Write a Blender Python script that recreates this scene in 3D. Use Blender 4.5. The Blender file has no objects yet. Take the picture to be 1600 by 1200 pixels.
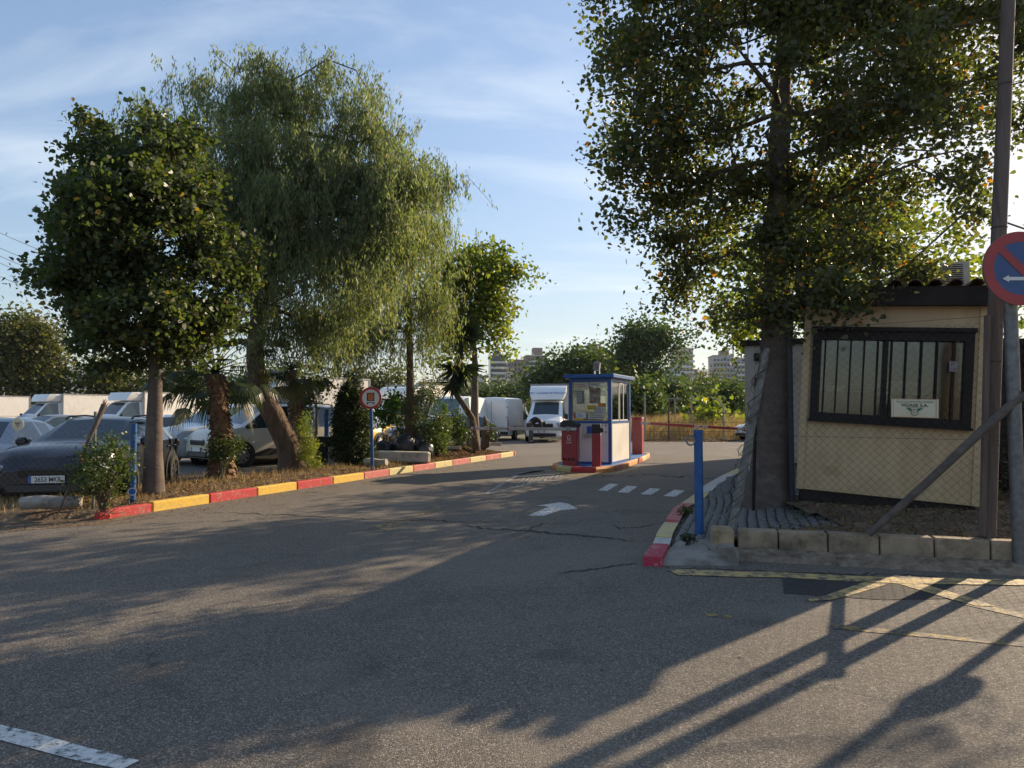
import bpy, math, random
import numpy as np
from mathutils import Vector, Matrix, Euler
rad = math.radians
SC = bpy.context.scene
COL = SC.collection
random.seed(7)
R = np.random.RandomState(11)

# ---------------------------------------------------------------- camera
F = 1090.0                      # focal length in pixels of a 1600 px wide picture
PITCH = math.atan(43/F)
CAMZ = 1.6
cam_d = bpy.data.cameras.new('camera'); cam = bpy.data.objects.new('camera', cam_d); COL.objects.link(cam)
cam_d.sensor_width = 36; cam_d.lens = 36*F/1600
cam_d.clip_start = .05; cam_d.clip_end = 20000
cam.location = (0, 0, CAMZ); cam.rotation_euler = (rad(90)+PITCH, 0, 0)
SC.camera = cam

# ---------------------------------------------------------------- sky, sun, exposure
SUN_AZ = 49.5                   # degrees to the right of the view direction
SUN_EL = 23.0
SKY_STRENGTH = .125
SUN_STRENGTH = 3.9
EXPOSURE = 1.2
HAZE = .00011
SHOULDER = .185
w = bpy.data.worlds.new('World'); SC.world = w; w.use_nodes = True
nt = w.node_tree; N = nt.nodes; L = nt.links
bg = N['Background']; bg.inputs['Strength'].default_value = SKY_STRENGTH
sky = N.new('ShaderNodeTexSky'); sky.sky_type = 'NISHITA'; sky.sun_disc = False
sky.sun_elevation = rad(SUN_EL); sky.sun_rotation = rad(SUN_AZ)
sky.air_density = 1.0; sky.dust_density = .7; sky.ozone_density = 1.6
tc = N.new('ShaderNodeTexCoord')
sep = N.new('ShaderNodeSeparateXYZ'); L.new(tc.outputs['Generated'], sep.inputs[0])
# flat cloud layer: direction projected on a plane overhead, stretched
mx = N.new('ShaderNodeMath'); mx.operation = 'MAXIMUM'; mx.inputs[1].default_value = .0; L.new(sep.outputs['Z'], mx.inputs[0])
ad = N.new('ShaderNodeMath'); ad.operation = 'ADD'; ad.inputs[1].default_value = .12; L.new(mx.outputs[0], ad.inputs[0])
dvx = N.new('ShaderNodeMath'); dvx.operation = 'DIVIDE'; L.new(sep.outputs['X'], dvx.inputs[0]); L.new(ad.outputs[0], dvx.inputs[1])
dvy = N.new('ShaderNodeMath'); dvy.operation = 'DIVIDE'; L.new(sep.outputs['Y'], dvy.inputs[0]); L.new(ad.outputs[0], dvy.inputs[1])
cmb = N.new('ShaderNodeCombineXYZ'); L.new(dvx.outputs[0], cmb.inputs[0]); L.new(dvy.outputs[0], cmb.inputs[1])
mp = N.new('ShaderNodeMapping'); mp.inputs['Scale'].default_value = (.6, 1.7, 1); mp.inputs['Rotation'].default_value = (0, 0, rad(14)); L.new(cmb.outputs[0], mp.inputs[0])
n1 = N.new('ShaderNodeTexNoise'); n1.inputs['Scale'].default_value = 1.1; n1.inputs['Detail'].default_value = 7; n1.inputs['Roughness'].default_value = .55; n1.inputs['Distortion'].default_value = .6
L.new(mp.outputs[0], n1.inputs['Vector'])
cr = N.new('ShaderNodeMapRange'); cr.inputs['From Min'].default_value = .52; cr.inputs['From Max'].default_value = .80; cr.inputs['To Max'].default_value = .6; L.new(n1.outputs['Fac'], cr.inputs['Value'])
mixc = N.new('ShaderNodeMix'); mixc.data_type = 'RGBA'; mixc.inputs[7].default_value = (3.9, 4.2, 4.35, 1)
# soft shoulder on the brightest part of the sky, the same in every direction
lum = N.new('ShaderNodeRGBToBW'); L.new(sky.outputs[0], lum.inputs[0])
dn = N.new('ShaderNodeMath'); dn.operation = 'MULTIPLY_ADD'; dn.inputs[1].default_value = SHOULDER; dn.inputs[2].default_value = 1; L.new(lum.outputs[0], dn.inputs[0])
sc_ = N.new('ShaderNodeVectorMath'); sc_.operation = 'DIVIDE'; L.new(sky.outputs[0], sc_.inputs[0]); L.new(dn.outputs[0], sc_.inputs[1])
L.new(cr.outputs[0], mixc.inputs[0]); L.new(sc_.outputs[0], mixc.inputs[6]); L.new(mixc.outputs[2], bg.inputs['Color'])

sd = bpy.data.lights.new('sun', 'SUN'); sun = bpy.data.objects.new('sun', sd); COL.objects.link(sun)
sd.energy = SUN_STRENGTH; sd.angle = rad(.53); sd.color = (1, .80, .56)
az, el = rad(SUN_AZ), rad(SUN_EL)
sdir = Vector((math.sin(az)*math.cos(el), math.cos(az)*math.cos(el), math.sin(el)))
sun.rotation_euler = sdir.to_track_quat('Z', 'Y').to_euler(); sun.location = (20, 20, 30)
SC.view_settings.view_transform = 'Standard'; SC.view_settings.look = 'None'
SC.view_settings.gamma = 1; SC.view_settings.use_curve_mapping = False
SC.view_settings.exposure = EXPOSURE
SC.render.engine = 'CYCLES'
SC.cycles.max_bounces = 10; SC.cycles.diffuse_bounces = 7; SC.cycles.glossy_bounces = 3
SC.cycles.transparent_max_bounces = 12; SC.cycles.volume_bounces = 0

# ---------------------------------------------------------------- pixel -> world
_f = Vector((0, math.cos(PITCH), math.sin(PITCH))); _u = Vector((0, -math.sin(PITCH), math.cos(PITCH)))
def ray(u, v): return Vector((1, 0, 0))*((u-800)/F) + _u*((600-v)/F) + _f
def P(u, v, d):                       # the point seen at photo pixel (u, v), d metres ahead
    r = ray(u, v); return Vector((0, 0, CAMZ)) + r*(d/r.y)
def G(u, v, z=0.0):                   # the point of height z seen at (u, v)
    r = ray(u, v); return Vector((0, 0, CAMZ)) + r*((z-CAMZ)/r.z)

# ---------------------------------------------------------------- materials
def nodes_of(m): m.use_nodes = True; return m.node_tree.nodes, m.node_tree.links, m.node_tree.nodes['Principled BSDF']
def mat(name, c1, c2=None, rough=.6, scale=8, bump=.0, bscale=None, metal=0, coat=0, detail=5, lo=.35, hi=.65, spec=.5, stretch=(1,1,1), dirt=None, dirt_scale=1.5):
    m = bpy.data.materials.new(name); n, l, b = nodes_of(m)
    c2 = c2 or tuple(x*.82 for x in c1)
    t = n.new('ShaderNodeTexCoord'); mpn = n.new('ShaderNodeMapping'); mpn.inputs['Scale'].default_value = stretch; l.new(t.outputs['Object'], mpn.inputs[0])
    no = n.new('ShaderNodeTexNoise'); no.inputs['Scale'].default_value = scale; no.inputs['Detail'].default_value = detail; no.inputs['Roughness'].default_value = .62; l.new(mpn.outputs[0], no.inputs['Vector'])
    mr = n.new('ShaderNodeMapRange'); mr.inputs['From Min'].default_value = lo; mr.inputs['From Max'].default_value = hi; l.new(no.outputs['Fac'], mr.inputs['Value'])
    mi = n.new('ShaderNodeMix'); mi.data_type = 'RGBA'; mi.inputs[6].default_value = (*c1, 1); mi.inputs[7].default_value = (*c2, 1)
    l.new(mr.outputs[0], mi.inputs[0]); out = mi.outputs[2]
    if dirt:
        n2 = n.new('ShaderNodeTexNoise'); n2.inputs['Scale'].default_value = dirt_scale; n2.inputs['Detail'].default_value = 9; n2.inputs['Roughness'].default_value = .7; l.new(t.outputs['Object'], n2.inputs['Vector'])
        r2 = n.new('ShaderNodeMapRange'); r2.inputs['From Min'].default_value = .5; r2.inputs['From Max'].default_value = .66; r2.inputs['To Max'].default_value = .8; l.new(n2.outputs['Fac'], r2.inputs['Value'])
        m2 = n.new('ShaderNodeMix'); m2.data_type = 'RGBA'; m2.inputs[7].default_value = (*dirt, 1); l.new(r2.outputs[0], m2.inputs[0]); l.new(out, m2.inputs[6]); out = m2.outputs[2]
    l.new(out, b.inputs['Base Color'])
    b.inputs['Roughness'].default_value = rough; b.inputs['Metallic'].default_value = metal; b.inputs['Coat Weight'].default_value = coat; b.inputs['Coat Roughness'].default_value = .06
    b.inputs['Specular IOR Level'].default_value = spec
    if bump:
        nb = n.new('ShaderNodeTexNoise'); nb.inputs['Scale'].default_value = bscale or scale*3; nb.inputs['Detail'].default_value = 6; l.new(mpn.outputs[0], nb.inputs['Vector'])
        bp = n.new('ShaderNodeBump'); bp.inputs['Strength'].default_value = 1; bp.inputs['Distance'].default_value = bump; l.new(nb.outputs['Fac'], bp.inputs['Height']); l.new(bp.outputs[0], b.inputs['Normal'])
    return m
def leafmat(name, cols, trans=.35, rough=.5, tint=(1.5, 1.7, .5)):
    """leaf colours picked per leaf by the face attribute 'rnd'; part of the light passes through"""
    m = bpy.data.materials.new(name); n, l, b = nodes_of(m)
    a = n.new('ShaderNodeAttribute'); a.attribute_name = 'rnd'
    cr_ = n.new('ShaderNodeValToRGB'); e = cr_.color_ramp.elements
    while len(e) < len(cols): e.new(.5)
    for i, (p, c) in enumerate(cols): e[i].position = p; e[i].color = (*c, 1)
    l.new(a.outputs['Fac'], cr_.inputs[0]); l.new(cr_.outputs[0], b.inputs['Base Color'])
    b.inputs['Roughness'].default_value = rough; b.inputs['Specular IOR Level'].default_value = .35
    tr = n.new('ShaderNodeBsdfTranslucent'); mm = n.new('ShaderNodeMix'); mm.data_type = 'RGBA'; mm.blend_type = 'MULTIPLY'; mm.inputs[0].default_value = 1; mm.inputs[7].default_value = (*tint, 1)
    l.new(cr_.outputs[0], mm.inputs[6]); l.new(mm.outputs[2], tr.inputs['Color'])
    ms = n.new('ShaderNodeMixShader'); ms.inputs[0].default_value = trans; l.new(b.outputs[0], ms.inputs[1]); l.new(tr.outputs[0], ms.inputs[2])
    l.new(ms.outputs[0], n['Material Output'].inputs['Surface'])
    return m
def glassmat(name, tint, alpha, rough=.03, refl=(1,1,1)):
    m = bpy.data.materials.new(name); n, l, b = nodes_of(m)
    tr = n.new('ShaderNodeBsdfTransparent'); tr.inputs[0].default_value = (*tint, 1)
    gl = n.new('ShaderNodeBsdfGlossy'); gl.inputs['Roughness'].default_value = rough; gl.inputs[0].default_value = (*refl, 1)
    fr = n.new('ShaderNodeFresnel'); fr.inputs[0].default_value = 1.5
    mr = n.new('ShaderNodeMapRange'); mr.inputs['From Max'].default_value = 1; mr.inputs['To Min'].default_value = alpha; mr.inputs['To Max'].default_value = 1; l.new(fr.outputs[0], mr.inputs['Value'])
    ms = n.new('ShaderNodeMixShader'); l.new(mr.outputs[0], ms.inputs[0]); l.new(tr.outputs[0], ms.inputs[1]); l.new(gl.outputs[0], ms.inputs[2]); l.new(ms.outputs[0], n['Material Output'].inputs['Surface'])
    return m

M = {}
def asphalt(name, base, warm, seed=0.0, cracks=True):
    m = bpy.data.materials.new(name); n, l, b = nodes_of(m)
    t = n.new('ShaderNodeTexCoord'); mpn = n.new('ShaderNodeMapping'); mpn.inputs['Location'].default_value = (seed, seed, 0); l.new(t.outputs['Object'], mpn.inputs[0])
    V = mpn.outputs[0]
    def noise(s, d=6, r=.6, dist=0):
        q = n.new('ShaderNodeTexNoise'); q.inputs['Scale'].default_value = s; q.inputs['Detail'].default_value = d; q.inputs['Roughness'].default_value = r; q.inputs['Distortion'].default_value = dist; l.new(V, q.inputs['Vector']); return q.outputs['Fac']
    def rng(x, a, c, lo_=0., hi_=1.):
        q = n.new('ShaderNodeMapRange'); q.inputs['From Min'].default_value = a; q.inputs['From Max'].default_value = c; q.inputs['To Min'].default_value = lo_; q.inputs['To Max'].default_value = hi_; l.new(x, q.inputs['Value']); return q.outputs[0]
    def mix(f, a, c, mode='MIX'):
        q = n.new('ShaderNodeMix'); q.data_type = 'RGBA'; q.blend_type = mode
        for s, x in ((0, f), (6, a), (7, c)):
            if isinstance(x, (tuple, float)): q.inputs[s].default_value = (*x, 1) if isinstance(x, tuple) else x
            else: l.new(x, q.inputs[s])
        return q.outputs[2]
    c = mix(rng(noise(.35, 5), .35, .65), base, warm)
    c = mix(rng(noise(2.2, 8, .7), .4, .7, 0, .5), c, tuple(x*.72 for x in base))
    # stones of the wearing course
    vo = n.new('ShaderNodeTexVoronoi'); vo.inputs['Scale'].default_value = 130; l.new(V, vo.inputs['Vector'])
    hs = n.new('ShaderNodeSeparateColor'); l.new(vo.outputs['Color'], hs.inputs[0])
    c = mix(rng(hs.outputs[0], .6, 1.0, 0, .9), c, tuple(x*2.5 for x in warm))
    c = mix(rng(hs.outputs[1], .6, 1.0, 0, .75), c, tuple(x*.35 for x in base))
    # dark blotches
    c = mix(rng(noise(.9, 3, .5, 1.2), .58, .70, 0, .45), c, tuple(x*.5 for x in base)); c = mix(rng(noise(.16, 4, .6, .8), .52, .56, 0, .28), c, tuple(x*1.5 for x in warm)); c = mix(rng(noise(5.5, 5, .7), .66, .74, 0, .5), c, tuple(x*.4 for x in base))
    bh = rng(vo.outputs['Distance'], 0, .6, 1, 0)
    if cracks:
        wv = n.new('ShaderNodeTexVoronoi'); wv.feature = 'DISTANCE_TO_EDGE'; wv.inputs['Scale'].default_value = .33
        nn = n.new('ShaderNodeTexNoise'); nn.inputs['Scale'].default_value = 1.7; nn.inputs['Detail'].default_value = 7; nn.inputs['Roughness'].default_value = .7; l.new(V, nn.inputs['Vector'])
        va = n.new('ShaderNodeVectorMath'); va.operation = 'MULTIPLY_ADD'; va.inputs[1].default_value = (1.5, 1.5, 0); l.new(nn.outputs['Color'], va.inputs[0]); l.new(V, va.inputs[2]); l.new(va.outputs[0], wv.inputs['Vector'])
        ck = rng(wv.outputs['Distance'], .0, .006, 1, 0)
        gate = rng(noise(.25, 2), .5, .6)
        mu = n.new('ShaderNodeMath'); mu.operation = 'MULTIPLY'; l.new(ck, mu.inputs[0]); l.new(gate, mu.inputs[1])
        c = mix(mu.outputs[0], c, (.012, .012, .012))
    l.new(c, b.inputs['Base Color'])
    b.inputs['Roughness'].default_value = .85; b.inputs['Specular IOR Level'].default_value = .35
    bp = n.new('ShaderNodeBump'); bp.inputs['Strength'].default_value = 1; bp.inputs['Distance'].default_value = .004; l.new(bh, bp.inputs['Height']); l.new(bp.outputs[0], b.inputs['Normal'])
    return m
def wornpaint(name, col, wear, lo, hi, under=(.075,.072,.07)):
    """road paint with patches worn through to the stones"""
    m = mat(name, col, tuple(x*.75 for x in col), rough=.75, scale=30, bump=.002, bscale=90)
    n, l = m.node_tree.nodes, m.node_tree.links; b = n['Principled BSDF']
    t = n.new('ShaderNodeTexCoord'); a = n.new('ShaderNodeTexNoise'); a.inputs['Scale'].default_value = wear; a.inputs['Detail'].default_value = 10; a.inputs['Roughness'].default_value = .8; l.new(t.outputs['Object'], a.inputs['Vector'])
    mr = n.new('ShaderNodeMapRange'); mr.inputs['From Min'].default_value = lo; mr.inputs['From Max'].default_value = hi; l.new(a.outputs['Fac'], mr.inputs['Value'])
    mi = n.new('ShaderNodeMix'); mi.data_type = 'RGBA'; mi.inputs[7].default_value = (*under, 1)
    src = b.inputs['Base Color'].links[0].from_socket; l.new(src, mi.inputs[6]); l.new(mr.outputs[0], mi.inputs[0]); l.new(mi.outputs[2], b.inputs['Base Color'])
    return m

M['asphalt'] = asphalt('asphalt', (.122,.104,.087), (.155,.134,.108))
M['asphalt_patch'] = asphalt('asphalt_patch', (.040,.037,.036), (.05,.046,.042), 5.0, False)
M['crack'] = mat('crack_fill', (.012,.012,.012), (.03,.028,.025), rough=.95, scale=20)
M['land'] = mat('land', (.16,.14,.085), (.07,.085,.035), rough=.95, scale=.05, detail=8)
M['soil'] = mat('soil', (.16,.105,.065), (.085,.058,.038), rough=.95, scale=5, bump=.03, bscale=18, dirt=(.24,.18,.11), dirt_scale=3)
M['dryfield'] = mat('dryfield', (.36,.27,.14), (.22,.16,.08), rough=.95, scale=.8, bump=.03, bscale=6)
M['hill'] = mat('hill', (.035,.06,.03), (.06,.08,.04), rough=.95, scale=.01)
M['white_mark'] = wornpaint('white_mark', (.70,.69,.65), 16, .50, .60)
M['white_mark_faint'] = wornpaint('white_mark_faint', (.55,.55,.5), 16, .40, .55)
M['yellow_mark'] = wornpaint('yellow_mark', (.62,.44,.17), 7, .46, .57)
M['yellow_mark_faint'] = wornpaint('yellow_mark_faint', (.55,.36,.06), 12, .38, .52)
M['kerb_red'] = wornpaint('kerb_red', (.50,.035,.035), 7, .54, .66, (.3,.25,.2))
M['kerb_pink'] = wornpaint('kerb_pink', (.56,.14,.12), 7, .52, .63, (.42,.36,.28))
M['kerb_magenta'] = wornpaint('kerb_magenta', (.46,.03,.07), 6, .54, .64, (.4,.36,.3))
M['kerb_yellow'] = wornpaint('kerb_yellow', (.74,.46,.06), 7, .54, .66, (.38,.3,.18))
M['kerb_pale_yellow'] = wornpaint('kerb_pale_yellow', (.68,.56,.24), 7, .51, .62, (.4,.36,.28))
M['kerb_white'] = wornpaint('kerb_white', (.64,.60,.56), 7, .50, .62, (.35,.32,.28))
M['kerb_orange'] = wornpaint('kerb_orange', (.78,.33,.10), 7, .55, .66, (.5,.4,.25))
M['blue_floor'] = wornpaint('blue_floor', (.04,.16,.42), 4, .58, .7, (.3,.35,.4))
M['concrete'] = mat('concrete', (.33,.30,.26), (.24,.21,.18), rough=.9, scale=4, bump=.006, bscale=40, dirt=(.12,.09,.06), dirt_scale=2.5)
M['concrete_rough'] = mat('concrete_rough', (.30,.23,.165), (.17,.125,.085), rough=.95, scale=9, bump=.03, bscale=22, dirt=(.07,.05,.035), dirt_scale=5)
M['block'] = mat('kerb_block', (.36,.27,.18), (.24,.18,.115), rough=.9, scale=5, bump=.004, bscale=50, dirt=(.06,.045,.03), dirt_scale=2.2)
M['paver'] = mat('paver', (.17,.165,.155), (.11,.105,.1), rough=.85, scale=7, bump=.004, bscale=60, dirt=(.06,.05,.04), dirt_scale=4)
M['joint'] = mat('paver_joint', (.05,.042,.033), (.03,.026,.02), rough=1, scale=20)
M['bark_smooth'] = mat('bark_smooth', (.125,.09,.074), (.085,.06,.05), rough=.9, scale=4, bump=.012, bscale=9, stretch=(1,1,3), dirt=(.16,.13,.10), dirt_scale=5)
M['bark_rough'] = mat('bark_rough', (.17,.11,.07), (.08,.05,.033), rough=.95, scale=7, bump=.06, bscale=9, stretch=(1,1,.35))
M['bark_pale'] = mat('bark_pale', (.21,.17,.12), (.13,.10,.075), rough=.9, scale=6, bump=.02, bscale=14, stretch=(1,1,.4))
M['palm_scale'] = mat('palm_scale', (.26,.15,.085), (.12,.07,.04), rough=.9, scale=12, bump=.02, bscale=30)
M['wood_pole'] = mat('wood_pole', (.16,.115,.095), (.095,.07,.06), rough=.85, scale=9, bump=.01, bscale=25, stretch=(3,3,.15))
M['blue_paint'] = mat('blue_paint', (.010,.085,.26), (.008,.065,.20), rough=.45, scale=5, bump=.002, bscale=30, dirt=(.03,.13,.3), dirt_scale=6)
M['booth_blue'] = mat('booth_blue', (.02,.11,.36), (.018,.09,.30), rough=.4, scale=4)
M['red_paint'] = mat('red_paint', (.36,.016,.026), (.29,.014,.022), rough=.4, scale=5, coat=.15, dirt=(.30,.03,.035), dirt_scale=6)
M['dark_metal'] = mat('dark_metal', (.022,.017,.016), (.014,.011,.010), rough=.6, scale=10, spec=.2)
M['black_plastic'] = mat('black_plastic', (.018,.018,.02), (.012,.012,.013), rough=.5, scale=10)
M['grey_metal'] = mat('grey_metal', (.30,.30,.30), (.22,.22,.22), rough=.5, metal=.5, scale=8, bump=.001, dirt=(.15,.13,.12), dirt_scale=4)
M['galvanised'] = mat('galvanised', (.2,.2,.2), (.13,.125,.12), rough=.55, metal=.6, scale=14)
M['wire'] = mat('fence_wire', (.085,.07,.06), (.05,.042,.038), rough=.6, metal=.5, scale=30)
M['white_panel'] = mat('white_panel', (.82,.80,.75), (.76,.74,.69), rough=.5, scale=2, dirt=(.66,.62,.55), dirt_scale=.9)
M['white_wall'] = mat('white_wall', (.55,.50,.45), (.47,.43,.39), rough=.8, scale=2, dirt=(.35,.3,.25), dirt_scale=1.1)
M['cream'] = mat('cabin_cream', (.56,.40,.23), (.48,.335,.185), rough=.5, scale=3.0, dirt=(.40,.29,.16), dirt_scale=2.2, bump=.0015, stretch=(2.2,2.2,.35))
M['cream_trim'] = mat('cabin_trim', (.52,.38,.21), (.46,.33,.18), rough=.55, scale=3)
M['interior'] = mat('interior', (.50,.46,.41), (.36,.33,.29), rough=.8, scale=1.5)
M['dark_wall'] = mat('dark_wall', (.035,.027,.025), (.022,.017,.016), rough=.85, scale=3, spec=.2)
M['paper'] = mat('paper', (.6,.58,.52), (.5,.48,.43), rough=.8, scale=6)
M['tile'] = mat('roof_tile', (.16,.085,.06), (.09,.06,.05), rough=.9, scale=9, bump=.005, dirt=(.04,.035,.03), dirt_scale=5)
M['rubber'] = mat('rubber', (.02,.02,.02), (.014,.014,.014), rough=.85, scale=10)
M['rim'] = mat('wheel_rim', (.35,.35,.36), (.28,.28,.29), rough=.35, metal=.7, scale=5)
M['rim_dark'] = mat('wheel_rim_dark', (.10,.10,.11), (.07,.07,.08), rough=.35, metal=.6, scale=5)
M['rim_white'] = mat('wheel_rim_white', (.8,.8,.8), (.7,.7,.7), rough=.4, scale=5)
M['car_glass'] = mat('car_glass', (.025,.04,.045), (.02,.03,.035), rough=.04, scale=1, spec=.9)
M['car_glass_pale'] = mat('car_glass_pale', (.10,.16,.17), (.06,.10,.11), rough=.05, scale=1.5, spec=.9)
M['pane'] = glassmat('window_pane', (.8,.86,.84), .08)
M['pane_dusty'] = glassmat('window_pane_dusty', (.72,.72,.68), .09, .12, (.6,.6,.58))
M['headlight'] = mat('headlight', (.5,.54,.58), (.25,.27,.3), rough=.08, scale=14, coat=.8)
M['taillight'] = mat('taillight', (.35,.01,.01), (.25,.01,.01), rough=.15, scale=5, coat=.5)
M['orange_lens'] = mat('orange_lens', (.7,.2,.02), (.6,.15,.02), rough=.2, scale=5)
M['plate_white'] = mat('plate_white', (.72,.72,.70), (.66,.66,.64), rough=.5, scale=10)
M['ink'] = mat('ink_black', (.015,.015,.018), (.02,.02,.02), rough=.6, scale=10)
M['ink_green'] = mat('ink_green', (.02,.13,.07), (.015,.1,.06), rough=.6, scale=10)
M['ink_blue'] = mat('ink_blue', (.03,.12,.42), (.025,.1,.36), rough=.5, scale=10)
M['ink_red'] = mat('ink_red', (.50,.02,.025), (.42,.02,.025), rough=.5, scale=10)
M['ink_grey'] = mat('ink_grey', (.22,.22,.23), (.16,.16,.17), rough=.6, scale=10)
M['ink_orange'] = mat('ink_orange', (.55,.16,.03), (.45,.12,.03), rough=.5, scale=10)
M['sign_white'] = mat('sign_white', (.72,.71,.68), (.62,.61,.58), rough=.5, scale=6)
M['sign_cream'] = mat('sign_cream', (.62,.56,.40), (.58,.51,.34), rough=.5, scale=3, dirt=(.55,.38,.25), dirt_scale=4)
M['sign_yellow'] = mat('sign_yellow', (.7,.5,.03), (.62,.43,.03), rough=.5, scale=6)
M['poster_brown'] = mat('poster_brown', (.16,.10,.075), (.42,.36,.30), rough=.6, scale=9, lo=.4, hi=.7)
M['bin_bag'] = mat('bin_bag', (.018,.018,.02), (.028,.028,.03), rough=.28, scale=6, bump=.02, bscale=14)
M['box_beige'] = mat('box_beige', (.36,.33,.29), (.30,.27,.23), rough=.8, scale=4)
M['stone_pale'] = mat('stone_pale', (.5,.46,.38), (.38,.34,.28), rough=.9, scale=5, bump=.008, bscale=30, dirt=(.25,.2,.14), dirt_scale=3)
M['litter'] = leafmat('leaf_litter', [(0,(.12,.065,.03)),(.4,(.22,.12,.05)),(.75,(.33,.19,.07)),(1,(.10,.10,.04))], .15, .8, (1,.9,.6))
M['dry_grass'] = leafmat('dry_grass', [(0,(.40,.29,.13)),(.5,(.50,.37,.18)),(.8,(.30,.21,.09)),(1,(.12,.15,.05))], .3, .8, (1.1,1,.7))
M['leaf_broad'] = leafmat('leaf_broad', [(0,(.06,.068,.042)),(.5,(.10,.11,.058)),(.9,(.17,.17,.07)),(.965,(.28,.18,.05)),(1,(.46,.16,.04))], .5, .42)
M['leaf_dark'] = leafmat('leaf_dark', [(0,(.042,.058,.03)),(.5,(.07,.09,.04)),(.92,(.13,.145,.055)),(1,(.24,.15,.05))], .45, .42)
M['leaf_pepper'] = leafmat('leaf_pepper', [(0,(.10,.135,.07)),(.5,(.175,.21,.11)),(.9,(.26,.285,.15)),(1,(.34,.23,.12))], .5, .5, (1.4,1.5,.6))
M['leaf_light'] = leafmat('leaf_light', [(0,(.10,.15,.035)),(.5,(.17,.21,.04)),(.85,(.26,.27,.05)),(1,(.36,.24,.03))], .5, .45, (1.4,1.5,.5))
M['leaf_bush'] = leafmat('leaf_bush', [(0,(.035,.06,.02)),(.6,(.07,.10,.03)),(.93,(.13,.15,.04)),(1,(.35,.12,.04))], .3, .4)
M['leaf_conifer'] = leafmat('leaf_conifer', [(0,(.018,.03,.015)),(.6,(.035,.052,.02)),(1,(.09,.105,.035))], .25, .6)
M['leaf_green'] = leafmat('leaf_green', [(0,(.05,.11,.02)),(.6,(.09,.16,.03)),(1,(.15,.2,.05))], .4, .45)
M['leaf_palm'] = leafmat('leaf_palm', [(0,(.03,.045,.02)),(.6,(.06,.08,.03)),(.9,(.12,.13,.05)),(1,(.22,.17,.09))], .25, .4, (1.2,1.3,.5))
M['leaf_yucca'] = leafmat('leaf_yucca', [(0,(.018,.035,.02)),(1,(.045,.065,.035))], .15, .35)
M['leaf_far'] = leafmat('leaf_far', [(0,(.045,.075,.03)),(.5,(.08,.115,.042)),(.9,(.13,.155,.055)),(1,(.16,.14,.04))], .3, .6)
M['leaf_far_olive'] = leafmat('leaf_far_olive', [(0,(.06,.07,.025)),(.5,(.10,.105,.035)),(.9,(.16,.15,.05)),(1,(.24,.15,.06))], .35, .6)

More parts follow.
